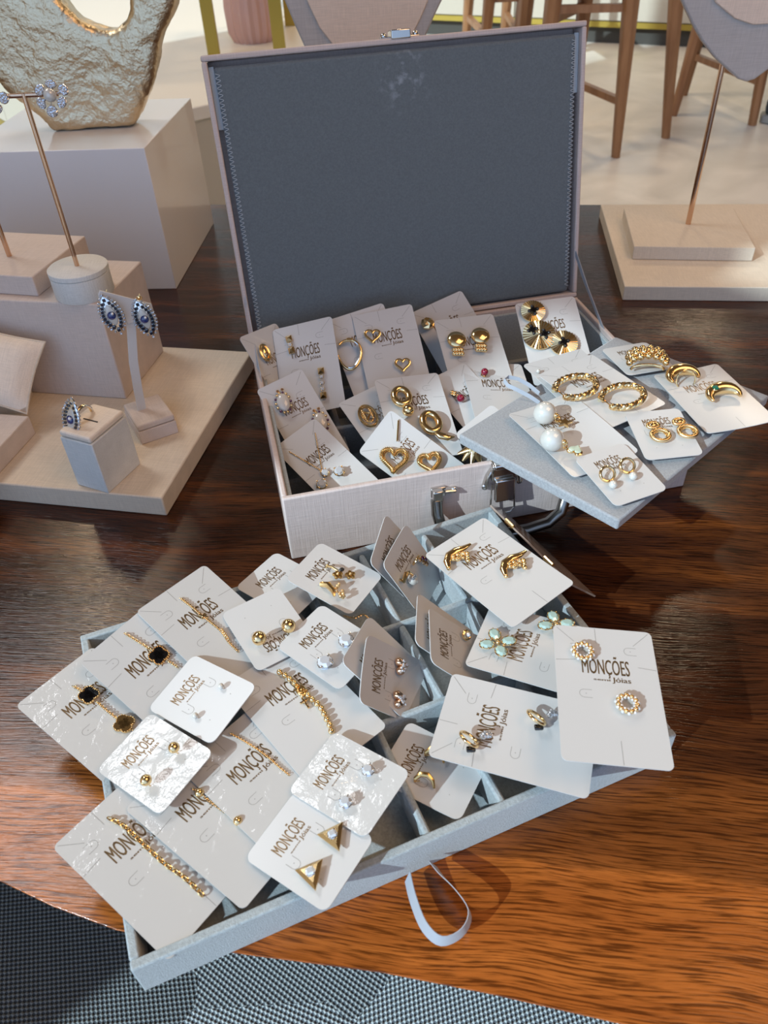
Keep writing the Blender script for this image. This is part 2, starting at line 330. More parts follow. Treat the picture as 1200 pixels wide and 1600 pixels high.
    def build(s, name, m, parent=None, bevel=0., smooth=True, ang=40, seg=2):
        me = bpy.data.meshes.new(name); me.from_pydata([tuple(v) for v in s.v], [], s.f)
        bm = bmesh.new(); bm.from_mesh(me); bmesh.ops.recalc_face_normals(bm, faces=bm.faces); bm.to_mesh(me); bm.free()
        me.materials.append(m)
        if smooth:
            me.shade_smooth(); me.set_sharp_from_angle(angle=math.radians(ang))
        o = bpy.data.objects.new(name, me); COL.objects.link(o)
        if parent: o.parent = parent
        if bevel:
            b = o.modifiers.new('bevel', 'BEVEL'); b.width = bevel; b.segments = seg; b.limit_method = 'ANGLE'; b.angle_limit = math.radians(35)
        return o
ITEM_LABELS = set()
def tag(o, label=None, cat=None, group=None, kind=None):
    if label: o['label'] = label
    if cat: o['category'] = cat
    if group: o['group'] = group
    if kind: o['kind'] = kind
    return o
def thing(name, label, cat, m=None, group=None):
    o = bpy.data.objects.new(name, None); COL.objects.link(o); o.empty_display_size = .01
    o.matrix_world = m if m else Matrix()
    return tag(o, label, cat, group)
UP = Tm(0, 0, TZ)                     # lifts the layout so that the floor is at z = 0
def rrect(w, h, r, n=5):
    out = []
    for cx, cy, a0 in ((w / 2 - r, h / 2 - r, 0), (-w / 2 + r, h / 2 - r, 90), (-w / 2 + r, -h / 2 + r, 180), (w / 2 - r, -h / 2 + r, 270)):
        for i in range(n + 1):
            a = math.radians(a0 + 90 * i / n); out.append((cx + r * math.cos(a), cy + r * math.sin(a)))
    return out
# ------------------------------------------------------------ the setting
def struct(name, mb, m, **k):
    o = mb.build(name, m, **k); o.location.z = TZ; o['kind'] = 'structure'; return o
struct('floor', MB().box(-4, 5, -2.6, 7.5, -.50, -.45), M_stone)
struct('wall_back', MB().box(-4, 5, 7.4, 7.5, -.45, 2.9), mat('back wall paint', (.60, .55, .47), .7))
# unseen window wall, added to block the sun: solid wall, transom bar and header
AZ = math.atan2(SUNDIR.y, SUNDIR.x)
WALL = Rm(AZ)                                       # local x runs with the sun's heading, local y across it
struct('sun_blocker_wall', MB().box(-1.68, -1.60, .402, 2.6, -.45, 2.9, WALL), mat('wall paint', (.62, .58, .52), .7))
wf = MB()
wf.box(-1.66, -1.60, -2.6, .402, 1.315, 1.388, WALL); wf.box(-1.66, -1.60, -2.6, .402, 2.45, 2.9, WALL)
wf.box(-1.66, -1.60, -2.6, .402, -.45, -.36, WALL); wf.box(-1.66, -1.60, -2.68, -2.6, -.45, 2.9, WALL)
struct('sun_blocker_window', wf, mat('window frame', (.25, .24, .22), .5))

rug = MB().box(-1.15, 2.2, -.95, .62, -.45, -.442).build('woven_rug', M_carpet); rug.location.z = TZ
tag(rug, 'grey patchwork basket-weave rug on the floor under the wooden table', 'rug')

# ------------------------------------------------------------ table
edge = [(-1.05, 1.0), (-1.06, .75), (-.86, .50), (-.55, .335), (-.36, .248), (-.262, .207), (-.209, .184), (-.178, .170), (-.143, .157), (-.083, .1435), (-.012, .1315), (.038, .120), (.092, .106), (.2, .082), (.4, .05),
        (.75, .02), (1.1, .06), (1.25, .3), (1.22, .75), (1.05, .985), (.545, 1.056), (.318, 1.088), (-.226, 1.171), (-.561, 1.222), (-.9, 1.2)]
table = thing('coffee_table', 'low live-edge rosewood coffee table holding the jewellery displays', 'table', UP)
tcx = sum(p[0] for p in edge) / len(edge); tcy = sum(p[1] for p in edge) / len(edge)
tt = MB(); ne = len(edge); tl_ = [(-.045, .90), (-.0045, .993), (0, 1.)]
tt.add([(tcx + (p[0] - tcx) * k_, tcy + (p[1] - tcy) * k_, z_) for z_, k_ in tl_ for p in edge],
       [(l * ne + i, l * ne + (i + 1) % ne, (l + 1) * ne + (i + 1) % ne, (l + 1) * ne + i) for l in range(2) for i in range(ne)] + [tuple(reversed(range(ne))), tuple(range(2 * ne, 3 * ne))])
tt.build('table_top', M_wood, table, bevel=.0008)
for x, y in ((-.6, .6), (.8, .35), (-.5, .95), (.8, .8)):
    MB().box(x - .04, x + .04, y - .04, y + .04, -.44, -.045).build('leg', M_wood, table, bevel=.004)

# ------------------------------------------------------------ jewellery case
CY = .1898
CASE = Tm(-.0699, .4112, 0) @ Rm(CY)
CW, CD, CH = .3152, .2263, .058
case = thing('jewellery_case', 'open blush grey jewellery case with slate velvet lid and steel latch', 'case', UP @ CASE)
s = MB(); t = .0042
s.box(0, CW, 0, t, 0, CH).box(0, CW, CD - t, CD, 0, CH).box(0, t, t, CD - t, 0, CH).box(CW - t, CW, t, CD - t, 0, CH).box(t, CW - t, t, CD - t, 0, .003)
s.build('case_body', M_case, case, bevel=.0012)
s = MB(); a = t; b = t + .0035
s.box(a, CW - a, a, b, .003, CH - .004).box(a, CW - a, CD - b, CD - a, .003, CH - .004).box(a, b, b, CD - b, .003, CH - .004).box(CW - b, CW - a, b, CD - b, .003, CH - .004).box(b, CW - b, b, CD - b, .003, .0042)
s.build('velvet_lining', M_velvet, case, bevel=.001)
for x in (.058, .115, .172, .226):
    MB().box(x, x + .0045, b, CD - b, .004, .024).build('divider', M_lining, case, bevel=.0012)
for y in (.062, .110, .165):
    MB().box(b, CW - b, y, y + .0045, .004, .023 if y < .1 else .032).build('divider', M_lining, case, bevel=.0012)
# lid: hinged on the back edge, leaning back a little
TH = 1.3685
LV = Vector((0, math.cos(TH), math.sin(TH))); LN = Vector((0, -math.sin(TH), math.cos(TH)))   # up the lid, out of its inside face
LID = frame((0, CD, CH), (1, 0, 0), LV, LN)
lid = MB(); dpt = .020; w = .0042
lid.box(0, CW, 0, w, -dpt, 0).box(0, CW, CD - w, CD, -dpt, 0).box(0, w, w, CD - w, -dpt, 0).box(CW - w, CW, w, CD - w, -dpt, 0).box(w, CW - w, w, CD - w, -dpt, -dpt + .003)
lid_o = lid.build('lid', M_case, case, bevel=.0012); lid_o.matrix_local = LID
pn = MB().box(.0085, CW - .0085, .006, CD - .0085, -.012, -.0022).build('lid_panel', M_lid_velvet, lid_o, bevel=.0028, seg=3)
for x0 in (.0045, CW - .0085): MB().box(x0, x0 + .004, CD - .052, CD - .008, -.014, -.006).build('fabric_tab', M_thread, lid_o)
for sx in (.0105, CW - .0105):
    st = MB(); k = 0; y = .012
    while y < CD - .012:
        st.box(sx - .0019, sx + .0019, y, y + .0004, -.0023, -.0016, Tm(sx, y, 0) @ Rm(.35 if k % 2 else -.35) @ Tm(-sx, -y, 0)); y += .0017; k += 1
    st.build('stitching', M_thread, lid_o)
hg = MB().box(.006, CW - .006, -.002, .0035, -.0125, -.006); hg.build('hinge', M_gold_dark, lid_o)
lc = MB(); lc.box(-.008, .008, -.001, .0055, -.012, .001).box(-.0165, .0165, -.0005, .0012, -.008, -.002)
lc_o = lc.build('lid_clasp', M_chrome, lid_o, bevel=.0008); lc_o.location = (CW / 2, CD, 0)
for sx in (-.013, .013): MB().sphere((CW / 2 + sx, CD + .0015, -.005), .0026).build('screw', M_chrome, lid_o)
for x, nm in ((.003, 0), (CW - .003, 0)):
    p1 = Vector((x, CD, CH)) + LV * .045 - LN * .004; p2 = Vector((x, CD * .70, CH - .002))
    MB().strip([p1, p1.lerp(p2, .35) + Vector((0, -.003, -.004)), p1.lerp(p2, .7) + Vector((0, -.003, -.003)), p2], (0, .0062, .0012), .0003).build('support_ribbon', M_ribbon, case)
# front clasp, brackets, handle
cl = MB(); f = -.0005
cl.box(-.0095, .0095, -.006, f, -.007, .0075); cl.box(-.0075, .0075, -.0085, -.004, -.024, -.005, Tm(0, 0, 0) @ Rm(-.10, 'X')); cl.box(-.0085, .0085, -.0075, .004, .004, .0085)
clasp = cl.build('clasp', M_chrome, case, bevel=.0012); clasp.location = (.160, 0, .0515)
lp = MB().tube([(-.0085, -.004, -.010), (-.0095, -.006, -.034), (-.006, -.007, -.037), (.006, -.007, -.037), (.0095, -.006, -.034), (.0085, -.004, -.010)], .0007)
lp.build('wire_loop', M_chrome, clasp)
for sx in (-1, 1):
    MB().tube([(sx * .0085, -.001, .002), (sx * .0115, -.001, -.004), (sx * .013, -.001, -.012)], lambda q: .0025 + .0016 * q, None, 10, False, (1, .5)).build('wing', M_chrome, clasp)
    MB().sphere((sx * .0132, -.0028, -.0125), (.0028, .0016, .0028)).build('screw', M_silver, clasp)
for bx in (.1115, .2085):
    sgn = 1 if bx < .16 else -1
    br = MB(); br.box(-.0055, .0055, -.003, 0, -.004, .0045); br.box(-.0050, .0025, -.0075, -.002, -.0045, .0045)
    br.tube([(sgn * .004, -.0008, .0012), (sgn * .013, -.0008, .0002)], .0048, None, 12, False, (1, .35)); br.box(-.0045, .0035, -.003, 0, -.018, -.003)
    bo = br.build('handle_bracket', M_chrome, case, bevel=.0008); bo.location = (bx, 0, .041)
    MB().sphere((sgn * .0115, -.0026, .0003), (.0026, .0014, .0026)).build('screw', M_silver, bo); MB().sphere((-.0005, -.0036, -.0135), (.0026, .0014, .0026)).build('screw', M_silver, bo)
hp = []
for (x, z, yy) in ((.1095, .036, -.004), (.1092, .026, -.0075), (.1110, .0165, -.012), (.1165, .0095, -.016), (.127, .0062, -.019), (.145, .0052, -.020), (.175, .0052, -.020), (.192, .0068, -.019), (.203, .0125, -.016), (.2085, .022, -.010), (.2105, .036, -.004)):
    hp.append((x, yy, z))
MB().tube(hp, .0044, None, 12).build('handle', M_handle, case)

# ------------------------------------------------------------ front tray
TRAY = Tm(-.1232, .1292, 0) @ Rm(.3592); TW, TD, THH = .2948, .2107, .0254
tray = thing('divided_tray', 'grey velvet divided jewellery tray in front of the case, heaped with cards', 'tray', UP @ TRAY)
s = MB(); t = .0048
s.box(0, TW, 0, t, 0, THH).box(0, TW, TD - t, TD, 0, THH).box(0, t, t, TD - t, 0, THH).box(TW - t, TW, t, TD - t, 0, THH).box(t, TW - t, t, TD - t, 0, .002)
s.build('tray_body', M_velvet, tray, bevel=.0016, seg=3)
def dv(x0, x1, y0, y1): MB().box(x0, x1, y0, y1, .002, THH - .002).build('divider', M_velvet, tray, bevel=.0014)
dv(.1455, .1495, t, TD - t)
for x in (.190, .238): dv(x - .002, x + .002, t, .072); dv(x - .002, x + .002, .076, .135); dv(x - .002, x + .002, .139, TD - t)
for y in (.0742, .137): dv(.1495, TW - t, y - .002, y + .002)
iv = TRAY.inverted()
rp = [(.0020, .1712, .010), (.0040, .1600, .0105), (.0085, .1470, .011), (.0160, .1398, .012), (.0258, .1425, .0135), (.0303, .1505, .0145), (.0255, .1612, .013), (.0190, .1700, .011), (.0150, .1770, .009)]
P = [iv @ Vector(p) for p in rp]; Q = []
for i in range(len(P) - 1):
    p0 = P[max(i - 1, 0)]; p3 = P[min(i + 2, len(P) - 1)]
    for k in range(4):
        u = k / 4; Q.append(.5 * ((2 * P[i]) + (P[i + 1] - p0) * u + (2 * p0 - 5 * P[i] + 4 * P[i + 1] - p3) * u * u + (3 * P[i] - 3 * P[i + 1] + p3 - p0) * u ** 3))
Q.append(P[-1])
def tw(q):
    k = q; return Vector((.0018 * math.cos(k * 3.0), .0008, .0030))
MB().strip(Q, [tw(i / (len(Q) - 1)) for i in range(len(Q))], .00018).build('pull_ribbon', M_ribbon, tray)

# thin hinged flap leaning against the tray's right wall
fp = [Vector(p) for p in ((.0765, .4210, .034), (.1164, .3366, .037), (.1371, .3462, .014), (.0880, .4400, .014))]
flap = thing('hinged_flap', 'thin brown flap with small gold hinges leaning on the tray beside the case', 'lid', UP)
nn = (fp[1] - fp[0]).cross(fp[3] - fp[0]).normalized() * .0006
MB().add([p + nn for p in fp] + [p - nn for p in fp], [(0, 1, 2, 3), (7, 6, 5, 4), (0, 4, 5, 1), (1, 5, 6, 2), (2, 6, 7, 3), (3, 7, 4, 0)]).build('panel', M_flap, flap)
for q in (.26, .74):
    p = fp[0].lerp(fp[1], q); d = (fp[1] - fp[0]).normalized(); u = (fp[3] - fp[0]).normalized()
    h = MB(); m = frame(p + nn * 1.5, d, u, d.cross(u)); h.box(-.0045, .0045, -.0015, .006, -.0022, .0006, m); h.tube([m @ Vector((-.0045, -.001, 0)), m @ Vector((.0045, -.001, 0))], .0014)
    h.build('hinge', M_gold, flap)

# ------------------------------------------------------------ felt board lying on the case
SL = [Vector((.0605, .4605, 0)), Vector((.1515, .358, 0)), Vector((.2935, .4975, 0)), Vector((.206, .598, 0))]
su = (SL[1] - SL[0] + SL[2] - SL[3]).normalized(); sv = Vector((-su.y, su.x, 0)); so_ = sum(SL, Vector()) / 4
SLAB = frame((so_.x, so_.y, 0), su, sv, (0, 0, 1))
board = thing('felt_board', 'pale grey felt display board lying across the front rim of the case', 'board', UP @ SLAB)
MB().box(-.0685, .0685, -.0995, .0995, .0588, .0672).build('board_panel', M_board_velvet, board, bevel=.0014)
isl = SLAB.inverted()
rb = [(.1235, .4985, .0680), (.1165, .5030, .0715), (.1075, .5085, .0745), (.1005, .5125, .0765), (.0985, .5170, .0785), (.1020, .5205, .0790), (.1100, .5190, .0775), (.1180, .5140, .0745), (.1250, .5085, .0700)]
MB().strip([isl @ Vector(p) for p in rb], (.0003, .0006, .0014), .0002).build('pull_ribbon', M_ribbon, board)

# ------------------------------------------------------------ left-hand display props
def block(name, label, cat, x, y, yaw, w, d, h, z0, m, bevel=.0008, group=None, part=None):
    r = MB().box(0, w, 0, d, 0, h).build(name, m, None, bevel=bevel); r.matrix_world = UP @ Tm(x, y, z0) @ Rm(yaw)
    return tag(r, label, cat, group)
cube = block('display_cube', 'large glossy cream display cube carrying the gold torso sculpture', 'display block', -.3959 - .045, .9011 + .004, -.0861, .207, .2078, .1598, 0, M_cube)
block('display_board', 'wide cream base board at the left under the ring and earring stands', 'base board', -.5629, .5542, -.2167, .4, .2282, .0188, 0, M_prop, .0012)
block('display_block', 'tall cream block behind the evil-eye earrings carrying the round puck stand', 'display block', -.5243, .6799, -.2174, .3, .0886, .0938, .0188, M_prop_pink, .0012)
plat = thing('display_stand', 'low blush platform with a brass pole at the left edge, on the tall block', 'display stand', UP @ Tm(-.4329, .6749, .1126) @ Rm(-.2549))
MB().box(0, .15, 0, .0902, 0, .0177).build('base', M_prop_pink, plat, bevel=.001)
MB().cyl(.0022, .0177, .20, Tm(.104, .038, 0)).build('pole', M_rose, plat)
block('display_block', 'low blush block at the left edge in front of the pillow', 'display block', -.4248, .4728, -.2291, .1, .12, .0183, .0188, M_prop_pink, .001)
# pillow propped on its wedge
px_ax = Vector((.959, -.193, -.211)).normalized(); py_ax = Vector((.286, .646, .707)).normalized(); pz_ax = px_ax.cross(py_ax)
pl = thing('display_pillow', 'cream satin display pillow propped up at the left edge', 'pillow', UP @ frame((-.334, .6006, .0675), px_ax, py_ax, pz_ax))
pm = MB(); n = 10; vs = []
for sgn in (1, -1):
    for j in range(n + 1):
        for i in range(n + 1):
            u = -1 + 2 * i / n; v = -1 + 2 * j / n; pin = 1 - .07 * (1 - v * v) * abs(u) - 0; pin2 = 1 - .07 * (1 - u * u) * abs(v)
            vs.append((u * .041 * pin, v * .032 * pin2, sgn * .0105 * ((1 - u ** 4) * (1 - v ** 4)) ** .6))
fs = []
for sgn in (0, 1):
    o = sgn * (n + 1) ** 2
    for j in range(n):
        for i in range(n): q = o + j * (n + 1) + i; fs.append((q, q + 1, q + n + 2, q + n + 1))
pm.add(vs, fs); pm.build('cushion', M_pillow, pl, ang=80)
pp = [(-.041, -.032), (.041, -.032), (.041, .032), (-.041, .032)]
pc = []
for i in range(4):
    a, b2 = pp[i], pp[(i + 1) % 4]
    for k in range(8):
        q = k / 8; x = a[0] + (b2[0] - a[0]) * q; y = a[1] + (b2[1] - a[1]) * q; f_ = 1 - .07 * (1 - (2 * q - 1) ** 2); pc.append((x * (f_ if i % 2 else 1), y * (1 if i % 2 else f_), 0))
MB().tube(pc, .0011, None, 6, True).build('piping', M_prop, pl)
wd = MB(); iw = (UP @ frame((-.334, .6006, .0675), px_ax, py_ax, pz_ax)).inverted() @ UP
wd.add([iw @ Vector(p) for p in ((-.362, .604, .019), (-.322, .600, .019), (-.322, .630, .019), (-.362, .634, .019), (-.362, .604, .050), (-.322, .600, .048), (-.322, .630, .072), (-.362, .634, .078))],
       [(0, 1, 2, 3), (4, 5, 6, 7), (0, 1, 5, 4), (1, 2, 6, 5), (2, 3, 7, 6), (3, 0, 4, 7)]); wd.build('wedge', M_prop, pl)

def petal_earring(root, m=Matrix()):
    for k in range(6):
        a = k * PI / 3 + .3; pt = []
        ln = (.0075, .0062, .0070, .0062, .0082, .0064)[k]
        pts = [(math.cos(a) * .0030, math.sin(a) * .0030)]
        for j in range(9):
            q = PI * j / 8; pts.append((math.cos(a) * (.003 + ln * (.62 - .38 * math.cos(q) if 1 else 0)) - math.sin(a) * .0032 * math.sin(q) * (1 if 1 else 0) * (1), math.sin(a) * (.003 + ln * (.62 - .38 * math.cos(q))) + math.cos(a) * .0032 * math.sin(q)))
        for j in range(7, 0, -1):
            q = PI * j / 8; pts.append((math.cos(a) * (.003 + ln * (.62 - .38 * math.cos(q))) + math.sin(a) * .0032 * math.sin(q), math.sin(a) * (.003 + ln * (.62 - .38 * math.cos(q))) - math.cos(a) * .0032 * math.sin(q)))
        MB().prism(pts, 0, .0014, m @ Tm(0, 0, .0004 * k), .0006, .8).build('petal', M_pave, root)
    MB().sphere((0, 0, .0035), .0036, m).build('pearl', M_pearl, root)

puck = thing('earring_stand', 'rose gold T-bar stand on a round pale puck holding the flower earrings', 'earring stand', UP @ Tm(-.248, .640, .1126))
MB().lathe([(.0240, 0), (.0248, .001), (.0248, .0188), (.0240, .0194)], None, 48).build('base', M_prop_white, puck)
MB().lathe([(.0240, .0194), (.0250, .0200), (.0250, .0236), (.0240, .0244)], None, 48).build('base_cap', M_prop_white, puck)
MB().cyl(.0019, .0244, .1555).build('pole', M_rose, puck)
MB().tube([(-.024, -.004, .1555), (.024, .004, .1535)], .0017).build('crossbar', M_rose, puck)
for sx, ww in ((1, 'right'), (-1, 'left')):
    e = thing('flower_earring', 'silver pave flower earring with white pearl, %s' % ('whole one on the T-bar' if sx > 0 else 'cut by the left edge of the photo'), 'earring', UP @ Tm(-.248 + sx * .0210, .640 - .003 + sx * .004 - .003, .1126 + .1535 - sx * .001) @ Rm(math.radians(58), 'X') @ Rm(.2 * sx) @ Sm(1.3), 'pave flower earrings')
    petal_earring(e)

ringb = thing('ring_block', 'tapered cream ring block on the base board, the evil-eye ring slotted in it', 'ring stand', UP @ Tm(-.2435, .4907, .0188) @ Rm(-.4515))
MB().box(0, .0308, 0, .041, 0, .047).build('block', M_prop_white, ringb, bevel=.0008)
MB().box(.0004, .0304, .0004, .0406, .0474, .0528).build('cushion', M_pillow, ringb, bevel=.0018, seg=3)
MB().box(.0085, .0222, .0195, .0205, .0524, .0532).build('slot', M_black, ringb)
def evil_eye(root, m=Matrix(), s=1.):
    def vesica(w, h, n=14):
        o = []
        for sgn in (1, -1):
            for i in range(n): q = -1 + 2 * i / n; o.append((sgn * w * (1 - q * q) ** .8, sgn * q * h))
        return o
    MB().prism(vesica(.0062 * s, .0125 * s), 0, .0016, m, .0006, .92).build('setting', M_silver, root)
    h = MB(); h2 = MB()
    for i, (x, y) in enumerate(vesica(.0066 * s, .0130 * s, 12)): h.sphere((x, y, .0010), .0009 * s, m, 6, 4)
    for i, (x, y) in enumerate(vesica(.0045 * s, .0100 * s, 9)): h2.box(x - .0009, x + .0009, y - .0009, y + .0009, .0014, .0024, m)
    h.build('diamond_rim', M_pave, root); h2.build('sapphire_rim', M_navy, root)
    MB().prism(vesica(.0032 * s, .0070 * s), .0014, .0020, m, .0004, .9).build('mother_of_pearl', M_pearl, root)
    MB().sphere((0, 0, .0022), (.0026 * s, .0026 * s, .0018), m).build('pupil', M_sapphire, root)
    MB().sphere((.0012, .0016, .0036), .0010 * s, m, 8, 6).build('sparkle', M_crystal, root)
rg = thing('ring', 'silver evil-eye ring with gold band, standing on the cream ring block', 'ring', UP @ Tm(-.2275, .5075, .0718))
MB().torus(.0088, .0011, Rm(-.45) @ Rm(PI / 2, 'Y') @ Rm(0), 28).build('band', M_gold, rg)
MB().torus(.0088, .0008, Rm(-.45) @ Tm(.0016, 0, 0) @ Rm(PI / 2, 'Y'), 28).build('band_edge', M_silver, rg)
evil_eye(rg, Tm(-.0045, -.0105, .0052) @ Rm(-.45 - .1) @ Rm(math.radians(72), 'X') @ Rm(-.12), 1.35)

TB = (-.2222, .5772, -1.0683)
tree = thing('earring_tree', 'blush T-shaped earring tree on a small block holding the evil-eye earrings', 'earring stand', UP @ Tm(TB[0], TB[1], .0188) @ Rm(TB[2]))
MB().box(0, .0416, 0, .033, 0, .0125).build('base', M_prop_pink, tree, bevel=.0008)
MB().box(.0003, .0413, .0003, .0327, .0128, .0184).build('base_pad', M_prop_pink, tree, bevel=.0015)
it = (Tm(TB[0], TB[1], .0188) @ Rm(TB[2])).inverted()
ft = Vector((-.204, .567, .0372)); ad = Vector((.0261, .0152, 0)).normalized(); an = Vector((ad.y, -ad.x, 0))
TF = it @ frame(ft, ad, (0, 0, 1), an)          # local: x along the arm, y up, z towards the viewer
post = []
for x, y, z in ((.001, -.001, 0), (.0025, .02, 0), (.0055, .045, -.001), (.0105, .070, -.001), (.013, .085, 0)): post.append(TF @ Vector((x, y, z)))
MB().strip(post, (TF.to_3x3() @ Vector((.0036, 0, 0))), .0007).build('stem', M_white_plastic, tree)
MB().prism([(-.0190, .1075), (-.0168, .1105), (.0190, .0890), (.0195, .0780), (.0165, .0765), (.0150, .0815), (.0050, .0850), (.0035, .078), (-.0035, .078), (-.0050, .0895), (-.0150, .0950), (-.0180, .0950)], -.0008, .0008, TF @ Tm(.0125, 0, 0)).build('arm', M_white_plastic, tree, bevel=.0004)
for k, (x, y) in enumerate(((-.0135, .0905), (.0105, .0800))):
    p = (Tm(TB[0], TB[1], .0188) @ Rm(TB[2])) @ TF @ Vector((x + .0125, y, .002))
    e = thing('evil_eye_earring', ('left' if k == 0 else 'right') + ' evil-eye earring with blue centre and crystal rim on the earring tree', 'earring',
              UP @ frame(p, ad, (0, 0, 1), an) @ Rm(-.35, 'Y') @ Rm(.18) @ Sm(1.3), 'evil-eye earrings')
    evil_eye(e, Matrix(), 1.0)
    MB().tube([(0, .009, 0), (.001, .011, -.004), (.001, .0105, -.011)], .0004).build('post', M_gold, e)
    MB().torus(.0017, .0005, Tm(.001, .0108, -.005) @ Rm(.6, 'X'), 10, 5).build('butterfly_back', M_gold, e)
bl = thing('pillow_bracelet', 'small silver bracelet draped over the top of the cream pillow at the left edge', 'bracelet', UP @ Tm(-.350, .634, .0945))
bm_ = MB()
for i in range(11): bm_.sphere((-.020 + i * .0036, .0015 * math.sin(i), .0004 * math.cos(i * 2)), .0019, None, 8, 6)
bm_.build('beads', M_silver, bl)

# hammered gold torso sculpture
sc = [(-.4600, .262), (-.4350, .236), (-.4041, .2203), (-.3950, .205), (-.3789, .1884), (-.3660, .175), (-.3541, .160), (-.2649, .160), (-.2540, .171), (-.2433, .1851), (-.2330, .199), (-.2263, .2105), (-.2200, .224), (-.2170, .2353),
      (-.2130, .246), (-.2080, .2532), (-.1960, .266), (-.1884, .2780), (-.1840, .300), (-.1900, .330), (-.2250, .335), (-.2360, .300), (-.2369, .2781), (-.2412, .2666), (-.2583, .2543), (-.2753, .2563), (-.2969, .2662), (-.3062, .2813), (-.3180, .300), (-.3400, .330), (-.4300, .340)]
sb = MB().prism([(x, z) for x, z in sc], -.020, .020, Matrix(((1, 0, 0, 0), (0, 0, -1, 0), (0, 1, 0, 0), (0, 0, 0, 1))))
sculp = sb.build('torso_sculpture', M_sculpt, None, ang=180); sculp.location = (0, .985, TZ)
tag(sculp, 'hammered champagne gold torso sculpture with a raised arm on the glossy cream cube', 'sculpture')
rm = sculp.modifiers.new('melt', 'REMESH'); rm.mode = 'VOXEL'; rm.voxel_size = .0035; rm.use_smooth_shade = True
sm = sculp.modifiers.new('soften', 'SMOOTH'); sm.factor = .7; sm.iterations = 14
for nm, size, stg, typ in (('hammered', .045, .006, 'CLOUDS'), ('pitted', .010, .0022, 'CLOUDS')):
    tx = bpy.data.textures.new(nm, typ); tx.noise_scale = size
    d = sculp.modifiers.new(nm, 'DISPLACE'); d.texture = tx; d.strength = stg; d.mid_level = .5; d.texture_coords = 'GLOBAL'

# ------------------------------------------------------------ right-hand bust and the bust behind the lid
block('display_board', 'wide tan base board at the right edge under the necklace bust', 'base board', .2776, .7955, -.1392, .4, .2498, .0165, 0, M_prop, .001)
def bust(name_label, base, pole, outline, bib, y, pole_top, lean=0.):
    r = thing('necklace_bust', name_label, 'necklace stand', UP)
    if base:
        x, yy, yaw, w, d, h, z0 = base; MB().box(0, w, 0, d, 0, h, Tm(x, yy, z0) @ Rm(yaw)).build('base', M_prop, r, bevel=.0008)
    MB().cyl(.0031, pole[2], pole_top, Tm(pole[0], pole[1], 0)).build('pole', M_rose, r)
    XZ = Matrix(((1, 0, 0, 0), (0, 0, -1, y), (0, 1, 0, 0), (0, 0, 0, 1)))
    MB().prism(outline, -.004, .004, XZ).build('bust_panel', M_bust, r, bevel=.002)
    MB().prism(bib, .0035, .0062, XZ).build('bib', M_bib, r, bevel=.001)
    return r
bo = [(.3150, .285), (.3257, .2628), (.3395, .2440), (.3531, .2279), (.3700, .2120), (.3868, .1997), (.4010, .1900), (.4107, .1869), (.4190, .1890), (.4344, .2004), (.4560, .2200), (.4740, .2480), (.4860, .285), (.480, .335), (.455, .385), (.345, .385), (.320, .335)]
bi = [(.3430, .285), (.3585, .2613), (.3818, .2464), (.4020, .2400), (.4231, .2400), (.4420, .2520), (.4560, .285), (.452, .330), (.435, .365), (.362, .365), (.345, .330)]
bust('taupe necklace bust on a rose gold pole at the right edge', (.3044, .864, -.1696, .1334, .122, .0154, .0167), (.3857, .9214, .032), bo, bi, .913, .235)
b2o = [(-.0900, .32), (-.0736, .2771), (-.0660, .256), (-.0582, .2363), (-.045, .205), (-.020, .170), (.004, .158), (.030, .172), (.056, .205), (.0713, .2391), (.0800, .256), (.0880, .2698), (.104, .31), (.09, .40), (-.075, .40)]
b2i = [(-.060, .31), (-.0506, .2761), (-.040, .252), (-.0276, .2361), (-.010, .218), (.012, .212), (.036, .220), (.0542, .2370), (.0655, .255), (.0734, .2705), (.080, .31), (.07, .38), (-.05, .38)]
bust('peach and taupe necklace bust standing behind the open lid', (-.052, .905, 0, .12, .09, .0154, .0), (.006, .962, .0154), b2o, b2i, .950, .20)

# ------------------------------------------------------------ background furniture
def chair(label, legs, seat_z, stretch, back=None):
    r = thing('wooden_chair', label, 'chair', UP)
    tops = []
    for (fx, fy, tx, ty) in legs:
        d = Vector((tx - fx, ty - fy, 0)); f3 = Vector((fx, fy, -.45)); t3 = Vector((tx, ty, seat_z)); tops.append(t3)
        MB().tube([f3, f3.lerp(t3, .5), t3], lambda q: .017 + .014 * q, None, 8, False, (1.1, .9)).build('leg', M_chairwood, r)
    for a, b_, z in stretch:
        pa = Vector((legs[a][0], legs[a][1], -.45)).lerp(tops[a], (z + .45) / (seat_z + .45)); pb = Vector((legs[b_][0], legs[b_][1], -.45)).lerp(tops[b_], (z + .45) / (seat_z + .45))
        MB().tube([pa, pb], .015, None, 4).build('stretcher', M_chairwood, r)
    c = sum(tops, Vector()) / len(tops)
    pts = [c + (p - c) * 1.12 for p in tops]; pts = [(p.x, p.y) for p in pts]
    MB().prism(pts, seat_z, seat_z + .035).build('seat', M_chairwood, r, bevel=.008)
    MB().prism([(c.x + (p[0] - c.x) * .92, c.y + (p[1] - c.y) * .92) for p in pts], seat_z + .035, seat_z + .07).build('seat_pad', M_bust, r, bevel=.012)
    a, b_ = tops[back[0]], tops[back[1]]
    for p in (a, b_): MB().tube([p, p + Vector((0, .03, .38))], .02, None, 8).build('back_post', M_chairwood, r)
    MB().box(-.02 - (b_ - a).length / 2, .02 + (b_ - a).length / 2, -.012, .012, .22, .38, Tm(*((a + b_) / 2)) @ Rm(math.atan2((b_ - a).y, (b_ - a).x)) @ Tm(0, .02, 0)).build('back_rail', M_chairwood, r, bevel=.006)
    return r
